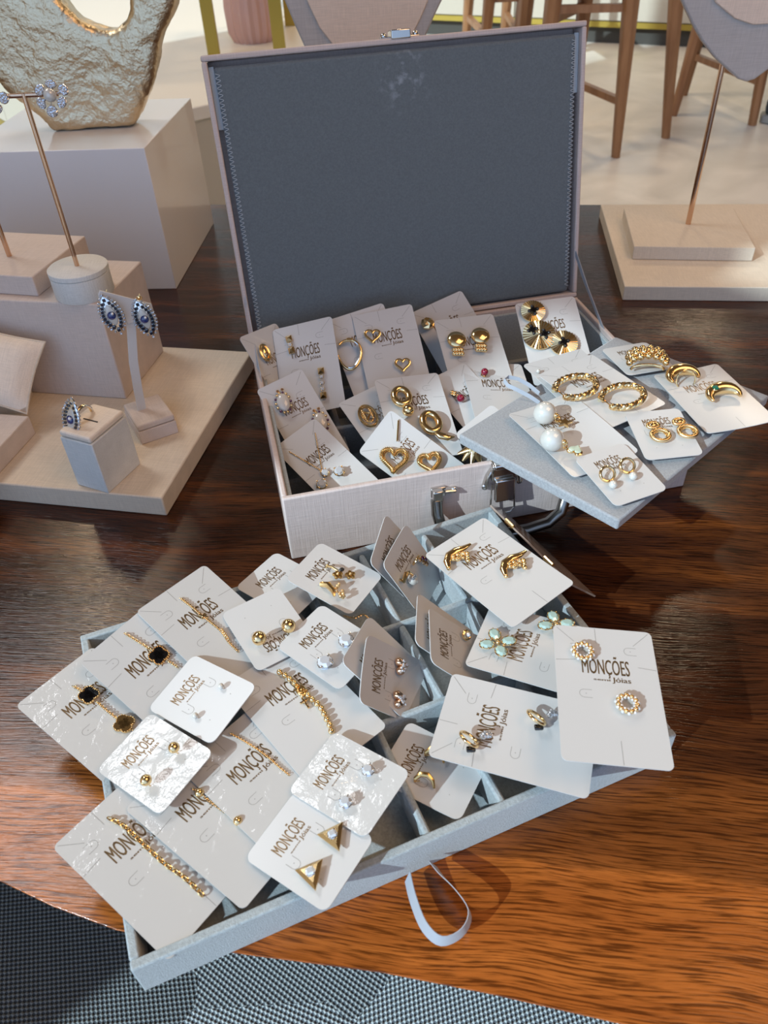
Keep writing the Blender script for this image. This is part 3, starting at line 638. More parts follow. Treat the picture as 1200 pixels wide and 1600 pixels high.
chair('oak chair with tapered legs just right of the open lid', [(.848, 2.74, .823, 2.74), (.750, 2.851 + .18, .758, 3.02), (.560, 3.10, .575, 3.08), (.575, 2.78, .60, 2.78)], .03, [(0, 1, -.28), (1, 2, -.25), (0, 3, -.02), (3, 1, -.05)], (1, 2))
chair('oak chair with splayed legs behind the right-hand necklace bust', [(1.074, 2.922, 1.016, 2.922), (1.188, 3.195, 1.250, 3.215), (1.321, 3.48, 1.36, 3.46), (1.421, 3.019, 1.395, 3.03)], .05, [(1, 2, -.22), (2, 3, -.24), (2, 3, -.31)], (1, 2))
chair('oak chair with a diagonal brace seen above the middle of the lid', [(.635, 3.606, .661, 3.60), (.499, 3.60, .53, 3.60), (.48, 4.05, .50, 4.0), (.66, 4.08, .67, 4.03)], .03, [(1, 0, -.10), (1, 2, -.22), (0, 3, -.22)], (2, 3))

def cabinet(label, x, y, yaw, w, d, h, doors, top=True):
    r = thing('display_cabinet', label, 'cabinet', UP @ Tm(x, y, -.45) @ Rm(yaw))
    MB().box(.02, w - .02, .04, d, 0, .075).build('plinth', M_dark, r)
    MB().box(0, w, 0, d, .075, .10).build('brass_trim', M_brass_leg, r)
    MB().box(0, w, .01, d, .10, h).build('carcass', M_cabinet, r)
    for k in range(doors):
        MB().box(w * k / doors + .003, w * (k + 1) / doors - .003, -.004, .009, .105, h - .02).build('door', M_cabinet, r, bevel=.002)
    if top: MB().box(-.01, w + .01, -.02, d, h, h + .03).build('counter_top', M_counter, r, bevel=.003)
    return r
cabinet('long greige cabinet with brass trim across the back of the shop', 2.9, 4.02, PI - .0 - .50 + .0, .1, .1, .1, 1) if 0 else None
cabinet('long greige cabinet with brass trim behind the chairs', .30, 5.05, -.50, 3.6, .6, .95, 6)
cabinet('low greige cabinet with brass trim left of the open lid', -1.75, 3.75, -.93, 2.2, .95, .36, 3)
tb = thing('display_riser', 'brass-legged riser standing on the low cabinet behind the gold sculpture', 'display stand', UP)
for x, y in ((-.415, 2.55), (-.222, 2.50), (-.415, 3.05), (-.222, 3.0)):
    MB().box(x - .017, x + .017, y - .008, y + .008, -.06, .35).build('leg', M_brass_leg, tb)
MB().box(-.46, -.18, 2.48, 3.08, .35, .37).build('table_top', M_counter, tb)
vz = thing('pink_vase', 'pink ribbed glass vessel between the brass legs at the top left', 'vase', UP @ Tm(-.32, 2.78, -.06) @ Sm(.9))
pr = []
vm = MB(); n = 40; vs = []; prof = [(.07, 0), (.085, .03), (.088, .10), (.08, .18)]
for rr, z in prof:
    for i in range(n): k = rr * (1 + .04 * math.cos(i * PI)); vs.append((k * math.cos(2 * PI * i / n), k * math.sin(2 * PI * i / n), z))
vm.add(vs, [(l * n + i, l * n + (i + 1) % n, (l + 1) * n + (i + 1) % n, (l + 1) * n + i) for l in range(3) for i in range(n)] + [tuple(reversed(range(n)))]); vm.build('vessel', M_pinkvase, vz)

# person at the right edge: legs in jeans and grey sneakers
per = thing('person', 'person in blue jeans and grey sneakers standing at the right edge', 'person', UP)
def leg_mesh(x, y):
    m = MB(); m.tube([(x, y, -.36), (x, y - .005, -.30), (x + .02, y, -.12), (x + .06, y + .01, .02), (x + .10, y + .02, .22), (x + .13, y + .03, .42)], lambda q: .052 + .042 * q, None, 14); return m
bd = leg_mesh(1.53, 3.02); bd2 = leg_mesh(1.78, 3.10)
o = len(bd.v); bd.v += bd2.v; bd.f += [tuple(i + o for i in f_) for f_ in bd2.f]
bd.sphere((1.79, 3.09, .47), (.20, .12, .14)); bd.build('body', M_denim, per)
for x, y, a in ((1.53, 3.02, .75), (1.78, 3.10, -.15)):
    m = Tm(x, y, -.45) @ Rm(a)
    MB().prism([(px_ * 1.0, py_) for px_, py_ in ((-.048, .06), (-.05, -.02), (-.052, -.12), (-.035, -.19), (0, -.21), (.035, -.19), (.05, -.12), (.046, -.02), (.045, .06), (0, .085))], 0, .028, m).build('shoe_sole', M_sole, per, bevel=.006)
    MB().tube([m @ Vector((0, .055, .055)), m @ Vector((0, .0, .060)), m @ Vector((0, -.08, .050)), m @ Vector((0, -.15, .038)), m @ Vector((0, -.19, .030))], lambda q: .050 - .018 * q * q, None, 14, False, (.9, .75)).build('shoe', M_shoe, per)
# ------------------------------------------------------------ cards (centre, across, up, size) and jewellery placed on them (mm from card centre)
CARDS = {
 'C7': ((-0.0736, 0.3341, 0.01), (0.833, 0.554, 0.0), (-0.554, 0.833, 0.0), 'S'),
 'L44': ((0.0886, 0.48, 0.0479), (0.781, 0.56, 0.277), (-0.624, 0.681, 0.383), 'S'),
 'T4': ((-0.1228, 0.1799, 0.0271), (0.623, 0.781, -0.04), (-0.775, 0.623, 0.103), 'L'),
 'T5': ((-0.0911, 0.1988, 0.0286), (0.617, 0.786, -0.034), (-0.784, 0.618, 0.051), 'L'),
 'T6': ((-0.0674, 0.2157, 0.0302), (0.688, 0.726, -0.021), (-0.726, 0.688, 0.016), 'L'),
 'T7': ((-0.0515, 0.2598, 0.032), (0.781, 0.625, -0.004), (-0.625, 0.78, 0.026), 'L'),
 'T1': ((-0.1668, 0.2641, 0.0284), (0.606, 0.794, -0.052), (-0.783, 0.607, 0.136), 'L'),
 'T2': ((-0.1335, 0.285, 0.0337), (0.622, 0.782, 0.036), (-0.743, 0.576, 0.341), 'L'),
 'T3': ((-0.1068, 0.3146, 0.0388), (0.667, 0.744, -0.043), (-0.715, 0.655, 0.245), 'L'),
 'S6': ((-0.0688, 0.3572, 0.03), (0.617, 0.787, 0.009), (-0.787, 0.617, 0.007), 'S'),
 'S1': ((-0.1079, 0.2642, 0.0389), (0.555, 0.82, 0.14), (-0.817, 0.569, -0.094), 'S'),
 'S2': ((-0.1284, 0.2273, 0.0357), (0.585, 0.806, 0.086), (-0.803, 0.591, -0.073), 'S'),
 'S3': ((-0.0744, 0.3137, 0.0382), (-0.855, -0.518, 0.007), (0.515, -0.852, -0.097), 'S'),
 'S4': ((-0.0362, 0.2958, 0.0398), (0.655, 0.753, 0.062), (-0.756, 0.654, 0.033), 'S'),
 'S18': ((-0.0447, 0.1766, 0.034), (0.58, 0.812, 0.063), (-0.807, 0.583, -0.094), 'S'),
 'S17': ((-0.0252, 0.2082, 0.0379), (0.595, 0.8, 0.074), (-0.792, 0.6, -0.117), 'S'),
 'S5': ((-0.0343, 0.353, 0.0385), (0.539, 0.842, -0.014), (-0.829, 0.533, 0.166), 'S'),
 'S8': ((-0.0036, 0.2812, 0.036), (0.404, 0.91, -0.093), (-0.67, 0.364, 0.647), 'S'),
 'S9': ((-0.0005, 0.2727, 0.0328), (0.143, 0.942, 0.303), (-0.644, -0.144, 0.751), 'S'),
 'S10a': ((0.0336, 0.3032, 0.0325), (0.104, 0.995, -0.011), (-0.706, 0.082, 0.704), 'S'),
 'S10b': ((0.04, 0.2921, 0.0322), (0.048, 0.998, 0.043), (-0.736, 0.007, 0.676), 'S'),
 'S11a': ((0.0083, 0.3716, 0.0332), (0.3, 0.931, 0.21), (-0.525, -0.023, 0.851), 'S'),
 'S11b': ((0.0174, 0.3652, 0.0283), (0.431, 0.9, 0.064), (-0.484, 0.171, 0.858), 'S'),
 'L13': ((0.091, 0.2875, 0.0334), (0.423, 0.905, -0.051), (-0.906, 0.422, -0.02), 'L'),
 'L12': ((0.0711, 0.3506, 0.0402), (0.813, 0.579, 0.056), (-0.579, 0.815, -0.014), 'L'),
 'L15': ((0.0641, 0.233, 0.0355), (0.337, 0.941, 0.029), (-0.941, 0.336, 0.025), 'L'),
 'L14': ((0.1123, 0.2391, 0.0588), (0.989, -0.14, -0.048), (0.142, 0.989, 0.046), 'L'),
 'S16': ((0.0189, 0.2237, 0.0185), (0.508, 0.861, -0.025), (-0.859, 0.508, 0.061), 'S'),
 'L22': ((0.1588, 0.5226, 0.0707), (0.945, 0.326, 0.037), (-0.326, 0.945, -0.004), 'L'),
 'L20': ((0.1366, 0.4506, 0.0727), (0.92, 0.389, 0.058), (-0.39, 0.92, 0.021), 'L'),
 'L21': ((0.1694, 0.5, 0.0767), (0.889, 0.457, 0.03), (-0.457, 0.889, 0.02), 'L'),
 'L23': ((0.2129, 0.5512, 0.0712), (0.985, 0.169, 0.02), (-0.167, 0.983, -0.076), 'S'),
 'L24': ((0.2509, 0.4872, 0.0719), (0.985, 0.168, 0.037), (-0.168, 0.986, -0.011), 'L'),
 'S25': ((0.1994, 0.4412, 0.075), (0.999, 0.042, 0.028), (-0.044, 0.994, 0.1), 'S'),
 'S26': ((0.1584, 0.4005, 0.0738), (0.94, 0.34, 0.021), (-0.34, 0.936, 0.089), 'S'),
 'L32': ((-0.0045, 0.6027, 0.0598), (0.953, 0.269, 0.137), (-0.297, 0.756, 0.583), 'L'),
 'L31': ((-0.0582, 0.5865, 0.0586), (0.98, -0.015, 0.198), (-0.108, 0.795, 0.597), 'L'),
 'L33': ((0.0142, 0.5994, 0.0621), (0.987, 0.128, 0.095), (-0.159, 0.821, 0.549), 'L'),
 'L34': ((0.0732, 0.6286, 0.0569), (0.922, 0.311, 0.232), (-0.385, 0.809, 0.445), 'L'),
 'L35': ((0.0852, 0.5884, 0.06), (0.985, 0.171, -0.015), (-0.148, 0.892, 0.426), 'L'),
 'L36': ((0.1563, 0.6006, 0.0641), (0.995, 0.086, 0.042), (-0.095, 0.87, 0.484), 'L'),
 'L30': ((-0.0813, 0.5916, 0.0521), (0.691, 0.718, -0.082), (-0.465, 0.529, 0.71), 'M'),
 'L37': ((-0.0616, 0.526, 0.0441), (0.887, 0.426, 0.176), (-0.451, 0.722, 0.525), 'M'),
 'L38': ((-0.0402, 0.4711, 0.0373), (0.767, 0.603, 0.219), (-0.64, 0.697, 0.323), 'M'),
 'L39': ((0.0035, 0.5162, 0.0438), (0.899, 0.396, 0.188), (-0.426, 0.889, 0.164), 'M'),
 'L40': ((0.0309, 0.5154, 0.0504), (0.981, 0.187, -0.041), (-0.164, 0.93, 0.328), 'L'),
 'L42': ((0.102, 0.5449, 0.0461), (0.986, 0.089, -0.139), (-0.065, 0.984, 0.168), 'L'),
 'L41': ((0.0787, 0.5368, 0.0436), (0.861, 0.499, 0.093), (-0.503, 0.812, 0.295), 'M'),
 'L43': ((0.0283, 0.4737, 0.0352), (0.63, 0.619, 0.469), (-0.769, 0.414, 0.487), 'M'),
}
ITEMS = [
 ('T1', 'clover_bracelet', [(1.2, 26.6), (2.8, 15.1), (2.6, 0.5), (2.8, -14.8), (3.3, -20.6), (3.4, -24.0)], 0.0, 0.0, 1.2, {'clovers': [1, 3], 'lab': 'gold chain bracelet with two dark clover charms on the leftmost card', 'cat': 'bracelet'}),
 ('T2', 'clover_bracelet', [(2.3, 35.7), (4.3, 23.9), (5.7, 11.5), (7.2, 4.0), (8.1, -2.9)], 0.0, 0.0, 1.2, {'clovers': [2], 'lab': 'gold chain bracelet with one black clover charm beside the pearl stud card', 'cat': 'bracelet'}),
 ('T3', 'star_bracelet', [(-1.5, 30.3), (-0.6, 21.1), (-0.1, 11.0), (0.8, -3.7), (-1.0, -12.5), (-1.3, -21.4)], 0.0, 0.0, 1.2, {'lab': 'fine gold chain bracelet with small cross near the top of the front tray', 'cat': 'bracelet'}),
 ('T4', 'link_bracelet', [(-0.4, 30.2), (1.3, 21.6), (1.2, 7.2), (1.2, -8.0), (2.5, -20.9), (2.2, -33.5)], 0.0, 0.0, 1.2, {'lab': 'chunky gold paperclip link bracelet at the lower left of the front tray', 'cat': 'bracelet'}),
 ('T5', 'ball_bracelet', [(1.2, 21.6), (1.4, 16.6), (1.8, 3.1), (2.3, -10.0), (1.8, -22.6)], 0.0, 0.0, 1.2, {'balls': [1, 3], 'lab': 'gold chain bracelet with small polished balls below the ball stud card', 'cat': 'bracelet'}),
 ('T6', 'fine_bracelet', [(4.7, 37.0), (6.8, 26.1), (8.4, 12.3), (8.4, 0.7), (8.7, -5.9)], 0.0, 0.0, 0.8, {'lab': 'fine gold chain bracelet left of the beaded cross bracelet', 'cat': 'bracelet'}),
 ('T7', 'bead_bracelet', [(2.7, 26.5), (4.0, 21.8), (4.6, 17.0), (5.4, 9.2), (5.7, -0.8), (6.4, -7.1), (5.4, -12.4), (4.0, -17.2), (2.9, -21.5), (1.4, -24.5)], 0.0, 0.0, 2.0, {'lab': 'gold beaded bracelet with saint medal and hanging cross', 'cat': 'bracelet'}),
 ('S1', 'pearl_stud', 9.7, -7.3, -252.0, 2.5, {'lab': 'tiny pearl stud on the white card at the centre left, upper one', 'grp': 'pearl stud earrings'}),
 ('S1', 'pearl_stud', -11.3, -6.1, -253.0, 2.5, {'lab': 'tiny pearl stud on the white card at the centre left, lower one', 'grp': 'pearl stud earrings'}),
 ('S2', 'ball_stud', 9.5, -7.9, -21.0, 6.0, {'r': 3.0, 'lab': 'small gold ball stud, upper one of the card over the clover bracelet card', 'grp': 'small gold ball studs'}),
 ('S2', 'ball_stud', -11.3, -8.3, -20.0, 6.0, {'r': 3.0, 'lab': 'small gold ball stud, lower one of the card over the clover bracelet card', 'grp': 'small gold ball studs'}),
 ('S3', 'ball_stud', 9.9, 8.2, -182.0, 6.0, {'r': 4.4, 'lab': 'larger gold ball stud on the upside-down card, left one', 'grp': 'larger gold ball studs'}),
 ('S3', 'ball_stud', -9.1, 9.7, -185.0, 6.0, {'r': 4.4, 'lab': 'larger gold ball stud on the upside-down card, right one', 'grp': 'larger gold ball studs'}),
 ('S4', 'crystal_stud', -12.2, -7.5, -29.0, 4.0, {'r': 3.6, 'lab': 'round clear crystal stud beside the gold ball stud card, lower one', 'grp': 'clear crystal studs by the ball studs'}),
 ('S4', 'crystal_stud', 6.7, -7.4, -31.0, 4.0, {'r': 3.6, 'lab': 'square-cut clear crystal stud partly under the next card', 'grp': 'clear crystal studs by the ball studs'}),
 ('S5', 'flower_drop', 3.1, -0.2, -27.0, 3.0, {'lab': 'gold drop earring with two small flowers', 'grp': 'flower and cluster drops'}),
 ('S5', 'grape_drop', -11.9, -5.7, -33.0, 3.0, {'lab': 'gold drop earring with a curled cluster of beads', 'grp': 'flower and cluster drops'}),
 ('S6', 'pearl_stud', 8.3, -0.8, -29.0, 2.5, {'lab': 'tiny pearl stud on the white card behind the upside-down card'}),
 ('S9', 'heart_pave', 9.8, -3.8, 18.0, 2.5, {'lab': 'rose gold pave heart stud, upper one', 'grp': 'pave heart studs'}),
 ('S9', 'heart_pave', -9.8, -4.6, 17.0, 2.5, {'lab': 'rose gold pave heart stud, lower one', 'grp': 'pave heart studs'}),
 ('S10b', 'ring_stud', 12.8, -4.7, -95.0, 2.5, {'lab': 'small gold knot stud on the card in the middle tray compartment'}),
 ('S11b', 'pearl_huggie', -11.6, 3.9, 5.0, 3.0, {'lab': 'gold curved earring with pearl drop at the top of the tray', 'grp': 'pearl and gem huggie earrings'}),
 ('S11b', 'gem_huggie', 7.4, 1.0, 0.0, 3.0, {'lab': 'small gold earring with dark purple gems at the top of the tray', 'grp': 'pearl and gem huggie earrings'}),
 ('L12', 'wing', -12.1, 23.3, -14.0, 3.0, {'lab': 'gold winged ear climber nearest the tray compartments, left one', 'grp': 'gold wing ear climbers'}),
 ('L12', 'wing', 10.2, -5.9, -13.0, 3.0, {'lab': 'gold winged ear climber on the upper right card, right one', 'grp': 'gold wing ear climbers'}),
 ('L13', 'aqua_flower', -6.4, 27.5, 4.0, 3.5, {'lab': 'large flower earring with pale aqua crystals, fully in view', 'grp': 'aqua crystal flower earrings'}),
 ('L13', 'aqua_flower', 20.2, -1.1, 0.0, 3.5, {'lab': 'aqua crystal flower earring half hidden behind the big right-hand card', 'grp': 'aqua crystal flower earrings'}),
 ('L14', 'wreath', -12.2, 22.8, -4.0, 3.0, {'lab': 'round gold wreath stud with pale stones, upper left one', 'grp': 'gold wreath studs'}),
 ('L14', 'wreath', 8.0, -7.8, -7.0, 3.0, {'lab': 'round gold wreath stud with pale stones, lower right one', 'grp': 'gold wreath studs'}),
 ('L15', 'hoop_charm', -14.4, 22.4, 30.0, 5.0, {'lab': 'gold hoop earring with pave charm and dark inside, left one', 'grp': 'hoops with pave charms'}),
 ('L15', 'hoop_charm', 8.6, -9.1, 31.0, 5.0, {'lab': 'gold hoop earring with crescent pave charm, right one', 'grp': 'hoops with pave charms'}),
 ('S16', 'hoop_side', 6.8, 2.1, -32.0, 3.0, {'lab': 'slim gold hoop in the shaded compartment, upper one', 'grp': 'slim hoops in the compartment'}),
 ('S16', 'hoop_side', -9.5, 0.2, -28.0, 3.0, {'lab': 'slim gold hoop in the shaded compartment, lower one', 'grp': 'slim hoops in the compartment'}),
 ('S17', 'crystal_stud', 8.6, -7.0, -31.0, 4.0, {'r': 2.6, 'lab': 'tiny crystal stud, upper one of the lower centre card', 'grp': 'tiny crystal studs'}),
 ('S17', 'crystal_stud', -11.0, -7.2, -29.0, 4.0, {'r': 2.6, 'lab': 'tiny crystal stud, lower one of the lower centre card', 'grp': 'tiny crystal studs'}),
 ('S18', 'triangle', 9.3, -8.8, -213.0, 4.0, {'lab': 'gold triangle earring with square crystal, upper one', 'grp': 'gold triangle earrings'}),
 ('S18', 'triangle', -10.4, -10.3, -218.0, 4.0, {'lab': 'gold triangle earring with square crystal, lower one', 'grp': 'gold triangle earrings'}),
 ('L20', 'pearl_charm', -9.1, 20.2, 25.0, 7.0, {'charm': 'star', 'lab': 'large pearl earring with gold star charm', 'grp': 'large pearl drop earrings'}),
 ('L20', 'pearl_charm', -23.0, -9.3, 28.0, 7.0, {'charm': 'heart', 'lab': 'large pearl earring with pale heart charm', 'grp': 'large pearl drop earrings'}),
 ('L21', 'twist_hoop', -20.3, 5.6, -22.0, 6.0, {'lab': 'twisted gold rope hoop, left one on the grey board', 'grp': 'twisted rope hoops'}),
 ('L21', 'twist_hoop', -0.4, -23.0, -24.0, 6.0, {'lab': 'twisted gold rope hoop, right one on the grey board', 'grp': 'twisted rope hoops'}),
 ('L22', 'pearl_stud', -22.7, 23.8, -10.0, 3.0, {'lab': 'tiny silver bead stud at the left edge of the grey board'}),
 ('L23', 'bubble_ring', -1.7, -18.0, -21.0, 5.0, {'lab': 'gold bubble cluster ring at the back of the grey board'}),
 ('L24', 'dome', -9.6, 26.7, 0.0, 5.0, {'lab': 'smooth gold dome earring at the back right of the grey board', 'grp': 'gold dome earrings'}),
 ('L24', 'dome', 5.5, -6.3, -1.0, 5.0, {'gem': 1, 'lab': 'gold dome earring with small green gem', 'grp': 'gold dome earrings'}),
 ('S25', 'texture_drop', -4.7, -1.2, 8.0, 3.5, {'lab': 'textured gold double oval earring, left one', 'grp': 'textured oval drops'}),
 ('S25', 'texture_drop', 14.7, -0.1, 12.0, 3.5, {'lab': 'textured gold double oval earring, right one', 'grp': 'textured oval drops'}),
 ('S26', 'hoop_pearl', -11.4, -1.0, -14.0, 4.0, {'lab': 'small gold hoop with pearl drop, left one at the front of the board', 'grp': 'small pearl hoops'}),
 ('S26', 'hoop_pearl', 5.0, 0.5, -14.0, 4.0, {'lab': 'small gold hoop with pearl drop, right one at the front of the board', 'grp': 'small pearl hoops'}),
 ('L30', 'oval_gem', -7.8, 21.0, -13.0, 3.0, {'lab': 'oval gold earring with brown crystal, leftmost in the case'}),
 ('L31', 'bar_drop', -12.5, 23.2, 4.0, 3.0, {'n': 2, 'lab': 'gold bar earring, upper one at the left back of the case', 'grp': 'gold stud bar earrings'}),
 ('L31', 'bar_drop', 10.2, -17.8, -3.0, 3.0, {'n': 4, 'lab': 'gold bar earring with crystals, lower one at the left back of the case', 'grp': 'gold stud bar earrings'}),
 ('L32', 'tear_hoop', -18.1, 3.7, -15.0, 4.0, {'lab': 'large silver and gold teardrop hoop behind the heart card'}),
 ('L33', 'heart_open', -13.3, 17.4, -12.0, 3.0, {'s': 1.05, 'lab': 'open gold heart earring, upper one at the back of the case', 'grp': 'open heart earrings'}),
 ('L33', 'heart_open', 6.4, -15.2, -9.0, 3.0, {'s': 1.0, 'lab': 'open gold heart earring, lower one at the back of the case', 'grp': 'open heart earrings'}),
 ('L34', 'nugget', -17.8, 21.3, -14.0, 4.0, {'lab': 'faceted gold nugget stud at the back of the case'}),
 ('L35', 'disc_beads', -13.1, 13.7, -8.0, 4.0, {'lab': 'domed gold disc earring with bead cluster, left one', 'grp': 'domed disc earrings'}),
 ('L35', 'disc_beads', 8.3, 14.6, -12.0, 4.0, {'lab': 'domed gold disc earring with bead cluster, right one', 'grp': 'domed disc earrings'}),
 ('L36', 'fan_disc', -13.3, 29.8, -12.0, 3.0, {'r': 7.5, 'lab': 'fluted gold disc with black cross, upper small one', 'grp': 'fluted gold discs'}),
 ('L36', 'fan_disc', -13.2, 5.4, -12.0, 5.0, {'r': 10, 'lab': 'fluted gold disc with black cross, largest one in front', 'grp': 'fluted gold discs'}),
 ('L36', 'fan_disc', 5.9, -5.9, -13.0, 4.0, {'r': 8.5, 'lab': 'fluted gold disc with black cross, lower right one', 'grp': 'fluted gold discs'}),
 ('L37', 'opal', -7.0, 20.7, -14.0, 3.5, {'lab': 'white opal oval earring with gem rim, upper one', 'grp': 'white opal earrings'}),
 ('L37', 'opal', 11.5, -8.1, -12.0, 3.5, {'lab': 'white opal oval earring with gem rim, lower one', 'grp': 'white opal earrings'}),
 ('L38', 'v_chain', [(-13.8, 30.9), (-6.2, 1.1), (12.1, 30.9)], 0.0, 0.0, 1.0, {'lab': 'fine gold V-shaped necklace with round crystal pendant', 'cat': 'necklace'}),
 ('L38', 'crystal_stud', 2.6, -9.0, -25.0, 3.0, {'r': 3.2, 'gold': 1, 'lab': 'round crystal stud in gold claws right of the pendant', 'grp': 'gold claw crystal studs'}),
 ('L38', 'crystal_stud', -14.4, -8.6, -24.0, 3.0, {'r': 3.2, 'gold': 1, 'lab': 'round crystal stud in gold claws below the pendant', 'grp': 'gold claw crystal studs'}),
 ('L39', 'oval_link', -7.3, 12.5, -6.0, 3.0, {'lab': 'gold oval link earring with twisted bar'}),
 ('L40', 'ring_ball', -9.5, 14.0, 1.0, 4.0, {'lab': 'gold oval ring earring with hanging ball', 'grp': 'gold oval ring drops'}),
 ('L40', 'ring_leaf', 8.0, -15.8, 3.0, 4.0, {'lab': 'gold oval ring earring with hanging leaf', 'grp': 'gold oval ring drops'}),
 ('L41', 'ruby_drop', -7.3, 13.5, -4.0, 3.0, {'lab': 'gold leaf earring with round red bead'}),
 ('L42', 'ruby_stud', -9.6, 25.7, 16.0, 3.0, {'lab': 'single dark red bead stud'}),
 ('L43', 'heart_chain', [(17.4, 32.1), (3.4, 23.1)], 0.0, 0.0, 1.0, {'lab': 'textured gold heart pendant on a gold bail chain', 'cat': 'necklace'}),
 ('L43', 'heart_rope', -9.4, 16.6, -57.0, 4.0, {'s': 1.15, 'lab': 'thick ribbed gold heart, left one at the case front', 'grp': 'ribbed gold hearts'}),
 ('L43', 'heart_rope', 5.4, -6.8, -42.0, 4.0, {'s': 0.95, 'lab': 'thick ribbed gold heart, right one at the case front', 'grp': 'ribbed gold hearts'}),
 ('L44', 'leaves', -21.7, 4.0, -64.0, 3.0, {'lab': 'gold earring of curved pointed leaves at the case front rim'}),
 ('C7', 'fine_bracelet', [(41.4, -15.7), (45.8, -21.3), (52.5, -22.9), (53.3, -30.6), (55.4, -36.4)], 0.0, 0.0, 1.0, {'lab': 'gold curb chain with long oval link deep in the tray under the flower drop card'}),
]
# ------------------------------------------------------------ printing
def text_mesh(txt):
    cu = bpy.data.curves.new('lettering', 'FONT'); cu.body = txt; cu.size = 1; cu.resolution_u = 3
    o = bpy.data.objects.new('lettering', cu); COL.objects.link(o)
    dg = bpy.context.evaluated_depsgraph_get(); dg.update(); me = bpy.data.meshes.new_from_object(o.evaluated_get(dg))
    vs = [v.co.copy() for v in me.vertices]; fs = [tuple(p.vertices) for p in me.polygons]
    bpy.data.objects.remove(o); bpy.data.curves.remove(cu); bpy.data.meshes.remove(me)
    x0 = min(v.x for v in vs); x1 = max(v.x for v in vs)
    return [((v.x - x0) / (x1 - x0), v.y) for v in vs], fs
TXT = {k: text_mesh(k) for k in ('MONÇÕES', 'Jóias', 'semi', '40cm', '45cm')}
def put_text(mb, key, x0, x1, yb, cap, warp, bold=0.):
    vs, fs = TXT[key]; k = cap / .70
    for dx in ((0, bold) if bold else (0,)):
        mb.add([warp(x0 + (x1 - x0) * v[0] + dx, yb + v[1] * k, .09) for v in vs], fs)

LAB = {
 'T1': 'large wrapped card with two dark clovers, leftmost in the front tray', 'T2': 'large wrapped card with one black clover, second from the left tray corner',
 'T3': 'large wrapped card at the top left of the front tray with a fine cross bracelet', 'T4': 'large wrapped card with a chunky link bracelet at the bottom left of the tray',
 'T5': 'large wrapped card at the front of the tray with a ball-bead chain', 'T6': 'large wrapped card with a fine chain, left of the beaded cross bracelet',
 'T7': 'large card in the tray centre with the beaded cross bracelet', 'S1': 'small white card with two tiny pearl studs over the clover cards',
 'S2': 'small card with two gold ball studs overlapping the leftmost clover card', 'S3': 'small upside-down card with two larger gold balls', 'S4': 'small card with two clear crystal studs right of the upside-down card',
 'S5': 'small card with flower and cluster gold drops near the case corner', 'S6': 'small bright white card behind the upside-down card', 'S8': 'small card tucked behind the pave heart card',
 'S9': 'small card with two pave heart studs standing in a tray compartment', 'S10a': 'small curved card behind the knot stud card', 'S10b': 'small shaded card with a gold knot stud in the middle compartment',
 'S11a': 'small card at the back of the pair in the top tray compartment', 'S11b': 'small card with pearl drop and purple gem earrings in the top tray compartment', 'L12': 'large white card with two gold wing climbers',
 'L13': 'large white card with aqua crystal flower earrings', 'L14': 'large white card with two round gold wreath studs, rightmost in the tray', 'L15': 'large white card with two gold hoops and dark charms',
 'S16': 'small shaded card sunk in the front tray compartment with slim hoops', 'S17': 'small card with two tiny crystal studs in the lower centre of the tray', 'S18': 'small card with two gold triangle earrings at the tray front',
 'C7': 'small card deep in the tray under the flower drop card', 'L20': 'large bowed card with big pearl drops on the left of the felt board', 'L21': 'large card with twisted gold rope hoops on the felt board',
 'L22': 'large card at the left edge of the felt board under the rope hoop card', 'L23': 'small card under the gold bubble cluster ring at the back of the felt board', 'L24': 'large card with gold dome earrings overhanging the right of the felt board',
 'S25': 'small card with textured oval drops at the right front of the felt board', 'S26': 'small card with little pearl hoops at the felt board front corner',
 'L30': 'large leaning card with oval brown crystal earring, leftmost in the case', 'L31': 'large card with gold bar earrings at the back left of the case', 'L32': 'large card with teardrop hoop behind the open heart card',
 'L33': 'large card with two open hearts at the back of the case', 'L34': 'large card with gold nugget stud against the lid', 'L35': 'large film-wrapped card with domed disc earrings',
 'L36': 'large card with fluted gold discs at the back right of the case', 'L37': 'large leaning card with white opal ovals on the left of the case', 'L38': 'large leaning card with crystal pendant necklace at the front left of the case',
 'L39': 'large card with oval link earring between opal and ring drop cards', 'L40': 'large card with gold ring drops in the middle of the case', 'L41': 'large card with red bead drop right of the ring drops',
 'L42': 'large card with single red bead stud beside the felt board', 'L43': 'large card with ribbed gold hearts at the front middle of the case', 'L44': 'card slipped under the left corner of the felt board',
}
BEND = {'L20': (.0028, -.0005), 'L12': (0, .0005), 'L24': (.0015, 0), 'L13': (.0006, 0), 'S10b': (0, .003), 'S11b': (.002, 0), 'S16': (0, .002), 'L15': (.0008, 0), 'S9': (.002, 0)}
WRAPPED = ('T1', 'T2', 'T3', 'T4', 'T5', 'T6', 'S2', 'S17', 'L35', 'L30')
CM = {}
